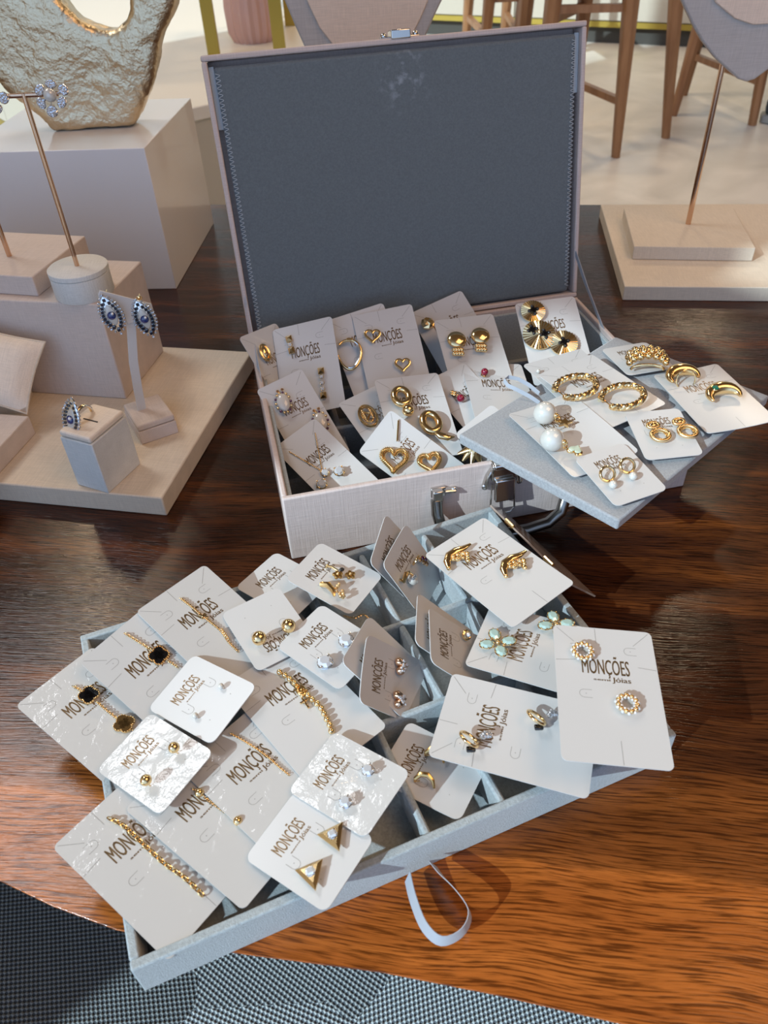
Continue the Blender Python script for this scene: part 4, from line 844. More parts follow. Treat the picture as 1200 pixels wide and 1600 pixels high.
for key, (c, u, v, size) in CARDS.items():
    w, h, r = {'L': (54., 83., 3.2), 'M': (42., 84., 3.2), 'S': (40., 50., 4.2)}[size]
    U = Vector(u).normalized(); V = Vector(v); V = (V - U * U.dot(V)).normalized(); n = U.cross(V)
    M = UP @ frame(c, U, V, n); kx, ky = BEND.get(key, (0., 0.)); CM[key] = (M, kx, ky)
    def warp(x, y, z, kx=kx, ky=ky): return (x * .001, y * .001, (z + kx * x * x + ky * y * y) * .001)
    ys = [-h / 2 + r * (1 - math.cos(a * PI / 10)) for a in range(6)]; ys += [ys[-1] + (h - 2 * r) * k / 8 for k in range(1, 8)] + [h / 2 - r * (1 - math.cos((5 - a) * PI / 10)) for a in range(6)]
    NX = 8; top = []; bot = []
    for y in ys:
        d = abs(y) - (h / 2 - r); hw = w / 2 - (r - math.sqrt(max(0, r * r - d * d)) if d > 0 else 0)
        for i in range(NX + 1):
            x = -hw + 2 * hw * i / NX; top.append(warp(x, y, 0)); bot.append(warp(x, y, -.55))
    nn = len(top); fs = []; NY = len(ys)
    for j in range(NY - 1):
        for i in range(NX):
            q = j * (NX + 1) + i; fs.append((q, q + 1, q + NX + 2, q + NX + 1)); fs.append((nn + q, nn + q + NX + 1, nn + q + NX + 2, nn + q + 1))
    rim = [i for i in range(NX + 1)] + [j * (NX + 1) + NX for j in range(1, NY)] + [(NY - 1) * (NX + 1) + i for i in range(NX - 1, -1, -1)] + [j * (NX + 1) for j in range(NY - 2, 0, -1)]
    for i in range(len(rim)): a, b_ = rim[i], rim[(i + 1) % len(rim)]; fs.append((a, nn + a, nn + b_, b_))
    card = MB().add(top + bot, fs).build('earring_card' if size == 'S' else 'jewellery_card', M_wrap if key in WRAPPED else M_card)
    card.matrix_world = M; tag(card, LAB[key], 'card', 'small earring cards' if size == 'S' else 'large jewellery cards')
    t = MB()
    if size == 'L':
        put_text(t, 'MONÇÕES', -13, 12, 10.8, 9.6, warp, .2); put_text(t, 'Jóias', 2.4, 12, 6.4, 3.0, warp, .2); put_text(t, 'semi', -7.4, 1.2, 6.7, 1.3, warp, .25)
    elif size == 'M':
        put_text(t, 'MONÇÕES', -10, 11, 10.4, 8.4, warp, .18); put_text(t, 'Jóias', 2.6, 11, 6.4, 2.6, warp, .16); put_text(t, 'semi', -6.6, 1.4, 6.7, 1.1, warp, .2)
        if key in ('L38', 'L43'): put_text(t, '40cm' if key == 'L38' else '45cm', -19, -12.5, -8, 1.9, warp, .15)
    else:
        put_text(t, 'MONÇÕES', -10.4, 8.8, 9.2, 7.2, warp, .18); put_text(t, 'Jóias', 1.4, 8.8, 5.7, 2.4, warp, .16); put_text(t, 'semi', -6.6, .5, 5.9, 1.0, warp, .2)
    t.build('printed_name', M_ink, card, smooth=False)
    k = MB()
    def slit(pts, wd=.17): 
        P = [Vector(warp(x, y, .03)) for x, y in pts]
        for a, b_ in zip(P, P[1:]):
            d = (b_ - a); s_ = Vector((-d.y, d.x, 0)).normalized() * wd * .001; k.add([a - s_, b_ - s_, b_ + s_, a + s_], [(0, 1, 2, 3)])
    def tab(x, y, a0, s_=1.):
        pts = [(x + s_ * 3.4 * math.cos(a0), y + s_ * 3.4 * math.sin(a0))]
        ca, sa = math.cos(a0), math.sin(a0)
        loc = [(3.2, 2.4)] + [(-1.0 - 2.4 * math.sin(q * PI / 8), 2.4 * math.cos(q * PI / 8)) for q in range(9)] + [(3.2, -2.4)]
        slit([(x + s_ * (p * ca - q * sa), y + s_ * (p * sa + q * ca)) for p, q in loc], .15)
        ho.append((x, y))
    ho = []
    if size == 'L':
        slit([(-25, 40), (-16, 31)]); slit([(25, 40), (16, 31)]); slit([(-4, 41), (-4, 31)]); slit([(-26.5, 18), (-16, 19)]); slit([(26.5, 16), (17, 17)]); slit([(3, -41), (3, -28)])
        tab(14, 27, 0); tab(-12, -2, 0); tab(-15, 27, PI)
    elif size == 'M':
        slit([(-19, 40), (-10, 31)]); slit([(19, 40), (10, 31)]); slit([(-21, 3), (-12, 3)]); slit([(21, 3), (12, 3)]); slit([(-21, -18), (-8, -18)]); tab(9, 22, 0)
    else:
        tab(-9.5, 2, PI / 2); tab(9.5, 2, PI / 2); ho += [(-9, -14), (9, -14)]
    for x, y in ho: k.prism([(x * .001 + .00032 * math.cos(q * PI / 4), y * .001 + .00032 * math.sin(q * PI / 4)) for q in range(8)], warp(x, y, .02)[2], warp(x, y, .05)[2])
    k.build('die_cuts', M_cut, card, smooth=False)

# ------------------------------------------------------------ jewellery builders, drawn in millimetres
class G(MB):
    def build(s, name, m, parent=None, **k):
        s.v = [(a * .001, b * .001, c * .001) for a, b, c in s.v]
        return MB.build(s, name, m, parent, **k)
def post(r, x, y, z): G().cyl(.35, -.5, z, Tm(x, y, 0), 8).build('post', M_gold, r)
def gem(r, x, y, z, R, m, name='stone', sq=False, rim=M_gold):
    n = 4 if sq else 8; a0 = PI / 4 if sq else 0; k = 1.25 if sq else 1
    pr = [(R * .45, -R * .8), (R * k, 0), (R * .62 * k, R * .38)]
    G().lathe(pr, Tm(x, y, z) @ Rm(a0), n).build(name, m, r, smooth=False)
    if rim:
        g = G().torus(R * .98 * (1.05 if sq else 1), R * .13, Tm(x, y, z - R * .25), 14, 6)
        for q in range(4): g.sphere((x + R * math.cos(q * PI / 2 + PI / 4), y + R * math.sin(q * PI / 2 + PI / 4), z + R * .08), R * .2, None, 6, 4)
        g.build('claw_setting', rim, r)
def heart(s, n=24):
    o = []
    for i in range(n):
        t = 2 * PI * i / n; o.append((s * 16 * math.sin(t) ** 3 / 16, s * (13 * math.cos(t) - 5 * math.cos(2 * t) - 2 * math.cos(3 * t) - math.cos(4 * t)) / 16))
    return o
def sample(pts, step):
    P = [Vector((p[0], p[1], 0)) for p in pts]; C = []
    for i in range(len(P) - 1):
        p0 = P[max(i - 1, 0)]; p3 = P[min(i + 2, len(P) - 1)]
        for k in range(12):
            u = k / 12; C.append(.5 * ((2 * P[i]) + (P[i + 1] - p0) * u + (2 * p0 - 5 * P[i] + 4 * P[i + 1] - p3) * u * u + (3 * P[i] - 3 * P[i + 1] + p3 - p0) * u ** 3))
    C.append(P[-1]); out = [(C[0], (C[1] - C[0]).normalized())]; acc = 0
    for a, b_ in zip(C, C[1:]):
        d = (b_ - a).length
        while acc + d >= step:
            t = (step - acc) / d; a = a.lerp(b_, t); out.append((a, (b_ - a).normalized() if (b_ - a).length > 1e-6 else out[-1][1])); d = (b_ - a).length; acc = 0
        acc += d
    return out
def chain(r, pts, step, R, th, z, skip=(), name='chain', m=M_gold, long_=1.5):
    g = G()
    for i, (p, d) in enumerate(sample(pts, step)):
        if any((p - Vector((q[0], q[1], 0))).length < q[2] for q in skip): continue
        a = math.atan2(d.y, d.x); g.torus(R * long_, th, Tm(p.x, p.y, z) @ Rm(a) @ Rm(PI / 2 * .55 if i % 2 else -PI / 2 * .45, 'X'), 10, 5, R)
    g.build(name, m, r)
def clover(r, x, y, a, stone, s=1.):
    g = G(); m = Tm(x, y, 1.0) @ Rm(a); st = G(); bd = G()
    cs = [(2.3 * s * math.cos(q * PI / 2 + PI / 4), 2.3 * s * math.sin(q * PI / 2 + PI / 4)) for q in range(4)]
    for cx, cy in cs:
        g.cyl(2.75 * s, -.4, .7, m @ Tm(cx, cy, 0), 20); st.cyl(2.15 * s, .5, .95, m @ Tm(cx, cy, 0), 20)
        for k in range(13):
            q = 2 * PI * k / 13; px_, py_ = cx + 2.6 * s * math.cos(q), cy + 2.6 * s * math.sin(q)
            if all(math.hypot(px_ - c2[0], py_ - c2[1]) > 2.4 * s for c2 in cs if c2 != (cx, cy)): bd.sphere((px_, py_, .7), .48 * s, m, 6, 4)
    st.box(-2.6 * s, 2.6 * s, -1.3 * s, 1.3 * s, .5, .95, m); st.box(-1.3 * s, 1.3 * s, -2.6 * s, 2.6 * s, .5, .95, m)
    f = g.build('clover_frame', M_gold, r); st.build('clover_stone', stone, f); bd.build('beaded_edge', M_gold, f)

def k_clover_bracelet(r, pts, o):
    cl = [pts[i] for i in o['clovers']]
    chain(r, pts, 1.35, .75, .22, 1.0, [(*p, 6.0) for p in cl])
    for i, p in enumerate(cl): clover(r, p[0], p[1], .1 if i == 0 else .45, M_onyx if i == 0 else M_tiger, 1.2)
def k_star_bracelet(r, pts, o):
    chain(r, pts, 1.1, .75, .2, .9); p = pts[2]
    G().box(-.6, .6, -3.2, 3.2, .9, 1.8, Tm(*p, 0) @ Rm(.5)).box(-2.4, 2.4, -.6, .6, .9, 1.8, Tm(*p, 0) @ Rm(.5)).build('cross', M_gold, r, bevel=.0002)
    g = G()
    for q, d in sample([pts[3], pts[4]], 1.6): g.sphere((q.x + .8, q.y, 1.4), .9, None, 8, 6)
    g.build('beads', M_gold, r)
def k_link_bracelet(r, pts, o): chain(r, pts, 2.7, 1.15, .42, 1.3, (), 'chain', M_gold, 1.75)
def k_ball_bracelet(r, pts, o):
    chain(r, pts, 1.15, .62, .18, .9, [(*pts[i], 2.) for i in o['balls']])
    for i in o['balls']: G().sphere((*pts[i], 2.2), 2.4, None, 20, 12).build('ball', M_gold, r)
def k_fine_bracelet(r, pts, o): chain(r, pts, .95, .55, .17, .8)
def k_bead_bracelet(r, pts, o):
    sp = sample(pts, 4.0); med = pts[3]; cx = pts[4]
    for i, (p, d) in enumerate(sp):
        if (p - Vector((med[0] - .5, med[1], 0))).length < 4.6: continue
        G().sphere((p.x, p.y, 1.9), 1.85, None, 14, 9).build('bead', M_gold, r)
    chain(r, pts, 1.1, .4, .15, 1.2)
    G().prism([(med[0] - .5 + 3.0 * math.cos(q * PI / 8), med[1] - .5 + 4.6 * math.sin(q * PI / 8)) for q in range(16)], .6, 2.2, None, .6, .8).build('saint_medal', M_gold, r)
    g = G()
    for q in range(16): g.sphere((med[0] - .5 + random.uniform(-2, 2), med[1] - .5 + random.uniform(-3.4, 3.4), 2.2), .7, None, 6, 4)
    g.build('medal_relief', M_gold_dark, r)
    c = (med[0] - 3.8, med[1] - 8.6); G().sphere((c[0] + 1.4, c[1] + 4.2, 1.6), 1.3).build('bead', M_gold, r)
    G().box(-.55, .55, -5.0, 3.0, .7, 1.9, Tm(*c, 0) @ Rm(-.12)).box(-2.5, 2.5, -.55, .55, .7, 1.9, Tm(c[0], c[1] + .6, 0) @ Rm(-.12)).build('cross', M_gold, r, bevel=.0002)
def k_v_chain(r, pts, o):
    for i in (0, 1): chain(r, [pts[i], pts[i + 1]], .8, .42, .16, .9)
    gem(r, pts[1][0] + .5, pts[1][1] - 3, 2.4, 3.2, M_crystal)
def k_heart_chain(r, pts, o):
    G().tube([(pts[0][0], pts[0][1], 1), (pts[1][0], pts[1][1], 1.5)], .5).tube([(pts[0][0] + 1.2, pts[0][1], 1), (pts[1][0] + .9, pts[1][1], 1.5)], .3).build('snake_chain', M_gold, r)

def k_pearl_stud(r, o): post(r, 0, 0, 1.5); G().sphere((0, 0, 2.4), 1.7).build('pearl', M_pearl, r); G().torus(1.3, .25, Tm(0, 0, 1.3)).build('cup', M_silver, r)
def k_ball_stud(r, o): R = o['r']; post(r, 0, 0, 4); G().sphere((0, 0, 6), R, None, 28, 18).build('ball', M_gold, r)
def k_crystal_stud(r, o): post(r, 0, 0, 3); gem(r, 0, 0, 3.6, o['r'], M_crystal, 'crystal', False, M_gold if o.get('gold') else M_silver)
def k_heart_pave(r, o): post(r, 0, 0, 2); G().prism(heart(3.3), .8, 3.0, None, .9, .75).build('heart', M_rose, r); g = G(); [g.sphere((random.uniform(-2, 2), random.uniform(-1.6, 1.8), 3.0), .5, None, 6, 4) for _ in range(16)]; g.build('pave_stones', M_crystal, r)
def k_ring_stud(r, o): post(r, 0, 0, 2); G().torus(2.0, .8, Tm(0, 0, 2.4) @ Rm(.5, 'X')).build('knot', M_gold, r); G().sphere((.6, 0, 3), 1.3).build('crystal', M_crystal, r)
def flower_prism(R, n=5, r0=.6):
    return [((R * (r0 + (1 - r0) * abs(math.cos(n * q / 2)))) * math.cos(q), (R * (r0 + (1 - r0) * abs(math.cos(n * q / 2)))) * math.sin(q)) for q in [2 * PI * i / 40 for i in range(40)]]
def k_flower_drop(r, o):
    G().tube([(-3, 7, 0), (-3, 6.5, 2), (-1.5, 4, 3), (0, 0, 3)], .7).build('hook', M_gold, r)
    for x, y in ((-1.2, -2), (4.8, -5.2)): f = G().prism(flower_prism(3.0), 2, 3.4, Tm(x, y, 0), .6, .85).build('flower', M_gold_dark, r); G().sphere((x, y, 3.5), .9).build('centre', M_gold, f)
    G().sphere((2.2, -.2, 3), (1.6, 1.2, 1.2)).build('black_bead', M_onyx, r)
def k_grape_drop(r, o):
    G().tube([(-3, 6, 0), (-3.4, 5.4, 2), (-1, 3.4, 3), (0, -1, 3), (-.6, -4, 2.6)], lambda q: .6 + 1.1 * math.sin(PI * q)).build('hook', M_gold, r)
    g = G(); random.seed(3)
    for _ in range(22): g.sphere((random.uniform(.6, 4.6), random.uniform(-6.5, 1.5), random.uniform(2, 4)), random.uniform(.55, .95), None, 8, 6)
    g.build('bead_cluster', M_gold, r)
def k_pearl_huggie(r, o):
    G().tube([(-3, 3, .5), (-3.4, 1.5, 2.5), (-2.4, 3.5, 4), (0, 4, 4.4), (2.2, 2.2, 4.2), (3, -.6, 4)], lambda q: .7 + .6 * math.sin(PI * q)).build('hoop', M_gold, r)
    G().sphere((1.8, -3.4, 3.2), (2.8, 3.4, 2.6)).build('pearl', M_pearl, r); G().box(.4, 4, -1.8, .2, 3.6, 6, Rm(-.3)).build('pave_band', M_pave, r, bevel=.0003)
def k_gem_huggie(r, o):
    G().torus(3.0, .45, Tm(-2.6, 3.4, 3) @ Rm(1.0, 'X')).build('hoop', M_gold, r)
    for i, (x, y) in enumerate(((.4, .8), (2.6, -.2), (1.6, -2.6), (3.8, -2.4), (2.6, -4.6))): gem(r, x, y, 3, 1.25, (M_amber, M_amethyst)[i % 2], 'gem')
def k_wing(r, o):
    G().tube([(-8.0, -4.6, 2), (-7.0, -.8, 2.4), (-4.2, 2.2, 2.8), (0, 3.2, 3), (4.2, 3.0, 3), (8.6, 4.2, 2.6)], lambda q: 1.5 * math.sin(PI * (.12 + .82 * q)) + .25, None, 10, False, (1.25, .7)).build('wing', M_gold, r)
    G().sphere((-8.0, -4.8, 2), 1.1).build('wing_tip', M_gold, r)
    g = G(); random.seed(5)
    for i in range(11): g.sphere((-3.6 + .95 * i * .8, -1.2 + 1.6 * math.sin(i * 1.9), 2.8), random.uniform(.8, 1.35), None, 10, 7)
    g.build('bead_cluster', M_gold, r); G().sphere((2.6, -4.0, 2), (1.3, 1.8, 1.1)).build('drop', M_gold, r)
def k_aqua_flower(r, o):
    for q in range(4):
        a = q * PI / 2 + .5; x, y = 5.4 * math.cos(a), 5.4 * math.sin(a); m = Tm(x, y, 3.2) @ Rm(a)
        G().lathe([(1.4, -1.4), (3.0, 0), (1.8, .9)], m @ Sm(1.18, .88, 1), 9).build('petal_stone', M_aqua, r, smooth=False)
        g = G().torus(3.5, .34, m @ Tm(0, 0, -.4), 18, 6, 2.8)
        for k in range(8): g.sphere((3.5 * math.cos(k * PI / 4), 2.8 * math.sin(k * PI / 4), .1), .42, m, 6, 4)
        g.build('petal_setting', M_gold, r)
    G().sphere((0, 0, 3), 1.2).build('centre', M_gold, r)
def k_wreath(r, o):
    a = G(); b_ = G()
    for i in range(11):
        q = 2 * PI * i / 11; a.sphere((4.3 * math.cos(q), 4.3 * math.sin(q), 2.6), 1.25, None, 10, 7); b_.sphere((5.2 * math.cos(q + .28), 5.2 * math.sin(q + .28), 2.4), .85, None, 8, 6); b_.sphere((3.1 * math.cos(q + .28), 3.1 * math.sin(q + .28), 2.6), .7, None, 8, 6)
    a.build('gold_leaves', M_gold, r); b_.build('stones', M_crystal, r); G().torus(4.3, .7, Tm(0, 0, 1.8)).build('ring', M_gold, r)
def k_hoop_charm(r, o):
    G().torus(4.9, .85, Tm(0, 0, 5) @ Rm(.75, 'X') @ Rm(.3, 'Y'), 30, 10).build('hoop', M_gold, r); G().box(-6.2, -3.4, -2.6, 1.8, 3, 5, Rm(-.2)).build('dark_inlay', M_onyx, r, bevel=.0006)
    G().tube([(0, -6, 4), (1.4, -8.6, 3.6), (.6, -11.6, 3)], lambda q: 1.3 + .7 * math.sin(PI * q)).build('charm', M_pave, r)
def k_hoop_side(r, o):
    G().tube([(-3.4, 3.0, .4), (-3.2, 3.0, 3.0), (-.6, 2.8, 4.6), (1.8, .6, 4.8), (2.4, -2.4, 3.8), (1.6, -4.8, 1.6)], lambda q: .5 + .8 * math.sin(PI * q)).build('hoop', M_gold_dark, r); G().tube([(-3.4, 3, .4), (-1.2, 2, .6)], .35).build('post', M_gold, r)
def k_triangle(r, o):
    G().prism([(0, 7.2), (-6.3, -4.6), (6.3, -4.6)], 2.4, 4.6, None, 1.1, .62).build('triangle', M_gold, r, smooth=False); post(r, 0, 0, 3)
    gem(r, 0, -.8, 5.2, 2.0, M_crystal, 'crystal', True, M_silver)
def k_pearl_charm(r, o):
    G().sphere((0, 0, 6.4), 6.3, None, 32, 20).build('pearl', M_pearl, r); G().torus(1.9, .5, Tm(1.2, -7.2, 5) @ Rm(PI / 2.4, 'X')).build('bail', M_gold, r)
    G().sphere((.6, -6.6, 7), 1.6).build('gold_bead', M_gold, r)
    if o['charm'] == 'star':
        pts = [((4.4 if i % 2 == 0 else 1.9) * math.cos(i * PI / 5 + .4), (4.4 if i % 2 == 0 else 1.9) * math.sin(i * PI / 5 + .4)) for i in range(10)]
        G().prism(pts, 3, 4.6, Tm(1.5, -11.5, 0), .5, .85).build('star_charm', M_gold, r, smooth=False)
    else:
        c = G().prism(heart(4.4), 3, 4.4, Tm(1.5, -13, 0) @ Rm(PI * .5), .5, .85).build('heart_charm', M_gold, r); G().prism(heart(3.5), 4.3, 4.9, Tm(1.5, -13, 0) @ Rm(PI * .5), .3, .85).build('heart_inlay', mat('pale green shell', (.50, .58, .45), .2, 0, coat=.5), c)
def k_twist_hoop(r, o):
    n = 150; C = []
    for i in range(n):
        t = i / (n - 1); a = -2.6 + t * 5.4; C.append(Vector((12.2 * math.cos(a + .3), 10.0 * math.sin(a + .3), 5.2 + 1.6 * math.cos(a))))
    for s in range(3):
        P = []
        for i, c in enumerate(C):
            t = i / (n - 1); rad = Vector((c.x, c.y, 0)).normalized(); w = t * 46 + s * 2 * PI / 3; P.append(c + (rad * math.cos(w) + Vector((0, 0, 1)) * math.sin(w)) * 1.05)
        G().tube(P, 1.12, None, 8).build('rope_strand', M_gold, r)
    G().sphere(tuple(C[0]), 2.0).build('end_cap', M_gold, r); G().tube([C[-1], C[-1] + Vector((2, 4, -2)), C[0]], .4).build('clip_post', M_gold, r)
def k_bubble_ring(r, o):
    random.seed(11); g = G()
    for j in range(4):
        for i in range(7):
            a = (i - 3) * .42 + (.2 if j % 2 else 0); g.sphere((11 * math.sin(a), -5 + 3.6 * j, 4 + 6.5 * math.cos(a) + 1.1 * (j == 1)), random.uniform(1.9, 2.5), None, 14, 9)
    g.build('bubbles', M_gold, r)
    G().tube([(9.5 * math.cos(PI + q * PI / 8), -6.5, 2.2 + 3.2 * math.sin(q * PI / 8)) for q in range(9)], .9).tube([(9.5 * math.cos(PI + q * PI / 8), 6.5, 2.2 + 3.2 * math.sin(q * PI / 8)) for q in range(9)], .9).build('band', M_gold, r)
def k_dome(r, o):
    G().tube([(8.2 * math.cos(q), 6.6 * math.sin(q) - 1, 3.6 + 1.2 * math.sin(q)) for q in [-.3 + i * (PI + .6) / 16 for i in range(17)]], lambda q: .9 + 3.0 * math.sin(PI * q), None, 16, False, (1, .9)).build('dome', M_gold, r)
    if o.get('gem'): gem(r, -4.2, 3.2, 7.3, 1.9, M_green, 'emerald', True); gem(r, 0.2, 5.4, 7.6, 1.2, M_amber, 'small_gem')
    else: G().torus(5.8, .5, Tm(0, -3, 3) @ Rm(1.2, 'X')).build('wire', M_gold, r)
def k_texture_drop(r, o):
    a = G()
    for i in range(26): q = 2 * PI * i / 26; a.sphere((3.4 * math.cos(q), 6.8 + 2.5 * math.sin(q), 2.6), (1.25, 1.25, 1.1), None, 8, 6)
    a.sphere((0, 6.8, 2.6), (3, 2.2, 1.6)); a.build('textured_top', M_gold, r)
    b_ = G()
    for i in range(34): q = 2 * PI * i / 34; b_.sphere((5.4 * math.cos(q), -3.4 + 5.2 * math.sin(q), 3.0), (1.5, 1.5, 1.3), None, 8, 6)
    b_.build('textured_ring', M_gold, r); G().torus(3.9, .5, Tm(0, -3.4, 2.2), 24, 6, 3.7).build('inner_ring', M_gold, r)
def k_hoop_pearl(r, o):
    G().torus(4.3, .9, Tm(0, 0, 4.2) @ Rm(.7, 'X'), 26, 9).build('hoop', M_gold_dark if 0 else M_gold, r); G().sphere((1.0, -7.6, 2.8), 2.5, None, 18, 12).build('pearl', M_pearl, r); G().torus(.9, .3, Tm(.5, -4.9, 3)).build('jump_ring', M_gold, r)
def k_oval_gem(r, o):
    g = G().torus(3.0, 1.0, Tm(0, 0, 2.4), 26, 8, 5.4); g.build('oval_frame', M_gold, r); G().sphere((0, .4, 2.4), (2.3, 4.6, 1.4)).build('gold_dome', M_gold, r); gem(r, .4, -1.4, 3.8, 1.5, M_amber, 'brown_crystal')
def k_bar_drop(r, o):
    n = o['n']; y = 0
    for i in range(n + 1):
        big = i in (0, n); h = 4.6 if big else 3.4; w = 2.2 if big else 1.6; m = Tm(0, (n / 2 - i) * 4.6, 0)
        if big: G().prism([(-w, -h / 2), (w, -h / 2), (w, h / 2), (-w, h / 2)], 1, 3.8, m, 1.6, .25).build('pyramid_stud', M_gold, r, smooth=False)
        else: gem(r, 0, (n / 2 - i) * 4.6, 2.4, 1.5, M_crystal, 'crystal', True)
def k_tear_hoop(r, o):
    P = []
    for i in range(26): q = -.25 * PI + 1.75 * PI * i / 25; P.append((7.8 * math.sin(q) * (1 + .2 * math.cos(q)), 10.5 * math.cos(q) - 1, 4))
    G().tube([(p[0], p[1], p[2]) for p in P], 1.0, None, 10).build('hoop', M_gold, r); G().tube([(p[0] * .93, p[1] * .93, 4.7) for p in P[6:20]], .7).build('silver_inlay', M_silver, r); G().box(-1.2, 3, 8.6, 10.8, 3, 5).build('hinge', M_gold, r, bevel=.0003)
def k_heart_open(r, o):
    s = o['s']; G().tube([(x, y, 2.6) for x, y in heart(5.6 * s, 30)], 1.05, None, 8, True, (1, .8)).build('heart', M_gold, r); post(r, 0, 3, 2)
def k_nugget(r, o):
    random.seed(4); g = G(); vs = []
    g.sphere((0, 0, 4), (4.6, 4.4, 3.6), None, 8, 5); g.v = [(x + random.uniform(-.5, .5), y + random.uniform(-.5, .5), z + random.uniform(-.4, .4)) for x, y, z in g.v]; g.build('nugget', M_gold, r, smooth=False); G().cyl(2.6, .5, 2.5, Tm(2.4, .6, 0)).build('backing', M_gold, r)
def k_disc_beads(r, o):
    G().sphere((0, 2, 2.6), (6.2, 6.2, 2.6), None, 30, 14).build('domed_disc', M_gold, r); g = G(); random.seed(8)
    for i in range(8): g.sphere((-2.6 + 1.7 * (i % 4), -6.4 - 3 * (i // 4), 3), 1.5, None, 10, 7)
    g.build('bead_cluster', M_gold, r)
def k_fan_disc(r, o):
    R = o['r']; n = 60; g = G(); vs = [(0, 0, 3.4)]
    for i in range(n): q = 2 * PI * i / n; rr = R * (1 if i % 2 else .985); vs.append((rr * math.cos(q), rr * math.sin(q), 2.2 + (.45 if i % 2 else -.1)))
    vs += [(R * .98 * math.cos(2 * PI * i / n), R * .98 * math.sin(2 * PI * i / n), 1.2) for i in range(n)]
    g.add(vs, [(0, 1 + i, 1 + (i + 1) % n) for i in range(n)] + [(1 + i, 1 + n + i, 1 + n + (i + 1) % n, 1 + (i + 1) % n) for i in range(n)] + [tuple(range(1 + n, 1 + 2 * n))]); g.build('fluted_disc', M_gold, r, smooth=False)
    for x, y in (((-4.2, 2.6), (3.2, .2)) if R > 9 else ((0, 0),)):
        m = Tm(x, y, 3.1) @ Rm(.35) @ Sm(1.35, 1.35, 1)
        G().box(-2.0, 2.0, -.75, .75, 0, .8, m).box(-.75, .75, -2.0, 2.0, 0, .8, m).sphere((2, 0, .4), .8, m, 8, 5).sphere((-2, 0, .4), .8, m, 8, 5).sphere((0, 2, .4), .8, m, 8, 5).sphere((0, -2, .4), .8, m, 8, 5).build('black_cross', M_onyx, r)
def k_opal(r, o):
    G().sphere((0, 0, 3), (4.2, 6.4, 2.4), None, 24, 14).build('opal', M_opal, r); g = G(); g2 = G()
    for i in range(14): q = 2 * PI * i / 14; (g if i % 3 else g2).sphere((4.9 * math.cos(q), 7.2 * math.sin(q), 2.6), .95, None, 8, 6)
    g.build('gold_rim', M_gold, r); g2.build('gem_rim', M_amethyst, r); [gem(r, x, y, 2.8, .95, M_rose, 'top_gem') for x, y in ((-1.8, 8.6), (1.4, 9.2))]
def k_oval_link(r, o):
    G().torus(5.4, 1.0, Tm(0, 0, 2.6), 34, 8, 10.0).build('outer_link', M_gold, r); G().torus(3.4, .7, Tm(0, 1, 3.2), 28, 8, 7.0).build('inner_link', M_gold, r)
    g = G()
    for i in range(13): q = PI * i / 12; g.sphere((-2.4 + 4.8 * (i % 2), -5 + .85 * i, 3.6), .8, None, 8, 6)
    g.tube([(-2, -4, 3.6), (2, 0, 3.8), (-2, 4, 3.6)], .9); g.build('twisted_bar', M_gold, r)
def k_ring_ball(r, o): G().torus(4.4, 2.1, Tm(0, 3, 3.2), 34, 12, 5.8).build('oval_ring', M_gold, r); G().sphere((1.2, -8.4, 4), 3.6, None, 24, 16).build('ball', M_gold, r); G().torus(1.1, .5, Tm(.7, -4.6, 3.6)).build('jump_ring', M_rose, r)
def k_ring_leaf(r, o):
    G().torus(4.6, 2.2, Tm(0, 3.6, 3.2), 34, 12, 6.6).build('oval_ring', M_gold, r); G().tube([(0, -3.6, 3.6), (2.4, -7, 4), (6.4, -9.4, 3.8), (10.4, -9, 3)], lambda q: .6 + 1.9 * math.sin(PI * (.1 + .9 * q)), None, 12, False, (1, .7)).build('leaf', M_gold, r)
def k_ruby_drop(r, o): g = G(); [g.sphere((-1.5 + 1.4 * math.cos(q * 1.6), 3.4 + 1.6 * math.sin(q * 1.6), 2.4), (1.5, 1.1, .8), None, 10, 6) for q in range(4)]; g.build('gold_leaf', M_gold, r); G().sphere((.4, -3.6, 3.2), 2.9, None, 20, 12).build('red_bead', M_ruby, r); G().torus(.8, .3, Tm(0, -.4, 2.8)).build('jump_ring', M_gold, r)
def k_ruby_stud(r, o): G().sphere((0, 0, 3), 2.7, None, 20, 12).build('red_bead', M_ruby, r); G().torus(1.6, .5, Tm(-1.4, -1.6, 1.8)).build('cup', M_gold, r)
def k_heart_rope(r, o):
    s = o['s']; H = heart(8.6 * s, 64); G().tube([(x, y, 3.4) for x, y in H], 1.5, None, 10, True).build('heart_core', M_gold_dark, r)
    g = G()
    for i, (x, y) in enumerate(H):
        x2, y2 = H[(i + 1) % 64]; a = math.atan2(y2 - y, x2 - x); g.torus(1.75, .42, Tm(x, y, 3.4) @ Rm(a) @ Rm(PI / 2, 'Y'), 10, 5)
    g.build('ribbing', M_gold, r); G().tube([(x * .74, y * .74, 3.2) for x, y in H], .55, None, 6, True).build('inner_line', M_gold, r)
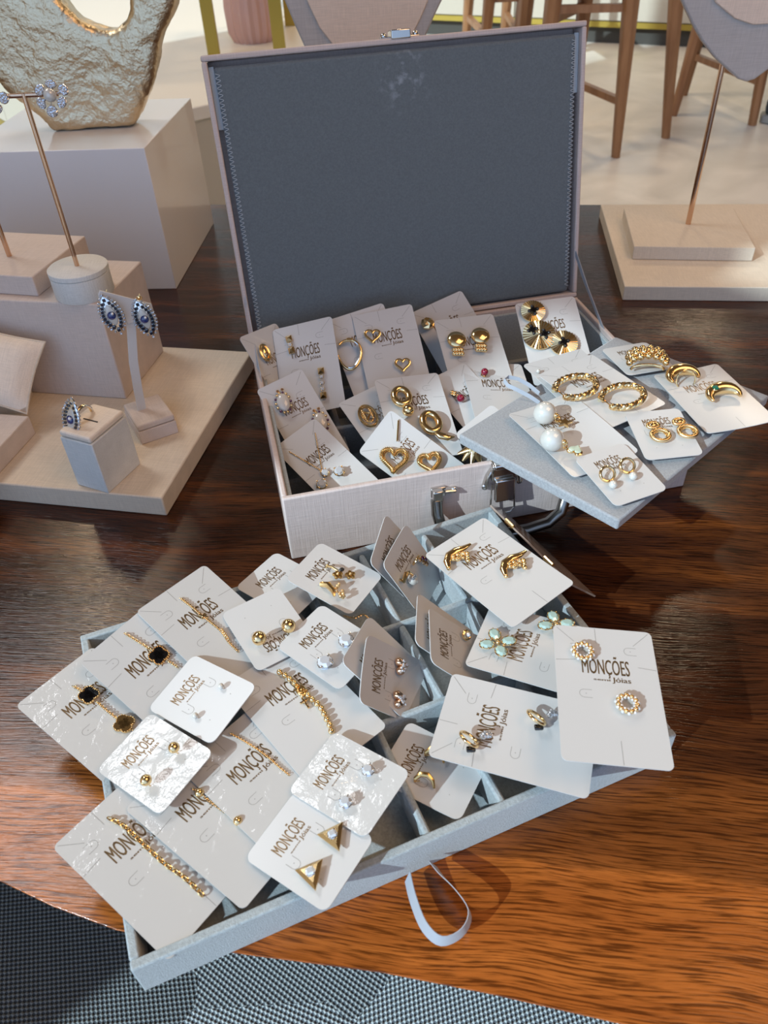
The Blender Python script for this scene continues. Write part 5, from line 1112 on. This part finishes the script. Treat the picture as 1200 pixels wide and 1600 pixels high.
def k_leaves(r, o):
    for k in range(4): a = -1.0 + k * .62; G().tube([(0, 3, 2), (4.0 * math.sin(a) * .9, -1, 5.0), (9 * math.sin(a), -8 * math.cos(a), 2.5)], lambda q: .5 + 2.1 * math.sin(PI * (.1 + .88 * q)), None, 12, False, (1, .65)).build('leaf', M_gold, r)
SCALE = {'twist_hoop': 1.25, 'pearl_charm': 1.32, 'wing': 1.35, 'triangle': 1.08, 'wreath': 1.12, 'aqua_flower': 1.25, 'ring_ball': 1.35, 'ring_leaf': 1.35, 'disc_beads': 1.35, 'fan_disc': 1.45, 'opal': 1.25, 'crystal_stud': 1.25,
 'heart_open': 1.1, 'tear_hoop': 1.3, 'bar_drop': 1.2, 'oval_gem': 1.3, 'nugget': 1.35, 'dome': 1.35, 'bubble_ring': 1.3, 'texture_drop': 1.12, 'hoop_pearl': 1.12, 'flower_drop': 1.2, 'grape_drop': 1.3, 'pearl_huggie': 1.2, 'gem_huggie': 1.25,
 'ring_stud': 1.25, 'hoop_side': 1.2, 'heart_pave': 1.55, 'oval_link': 1.2, 'ruby_drop': 1.15, 'ruby_stud': 1.2, 'leaves': 1.3, 'hoop_charm': 1.1}
KINDNAME = {'clover_bracelet': ('clover_bracelet', 'bracelet'), 'star_bracelet': ('cross_bracelet', 'bracelet'), 'link_bracelet': ('link_bracelet', 'bracelet'), 'ball_bracelet': ('ball_bracelet', 'bracelet'),
 'fine_bracelet': ('chain_bracelet', 'bracelet'), 'bead_bracelet': ('beaded_bracelet', 'bracelet'), 'v_chain': ('pendant_necklace', 'necklace'), 'heart_chain': ('pendant_chain', 'necklace'), 'bubble_ring': ('bubble_ring', 'ring'),
 'pearl_stud': ('pearl_stud', 'earring'), 'ball_stud': ('ball_stud', 'earring'), 'crystal_stud': ('crystal_stud', 'earring')}
for key, kind, u, v, ang, h, o in ITEMS:
    M, kx, ky = CM[key]; nm, cat = KINDNAME.get(kind, (kind + '_earring', 'earring')); fn = globals()['k_' + kind]
    if isinstance(u, list):
        r = thing(nm, o['lab'], cat, M); fn(r, u, o)
    else:
        z = (kx * u * u + ky * v * v) * .001
        r = thing(nm, o['lab'], cat, M @ Tm(u * .001, v * .001, z + .00005) @ Rm(math.radians(ang)) @ Sm(SCALE.get(kind, 1.)), o.get('grp')); fn(r, o)
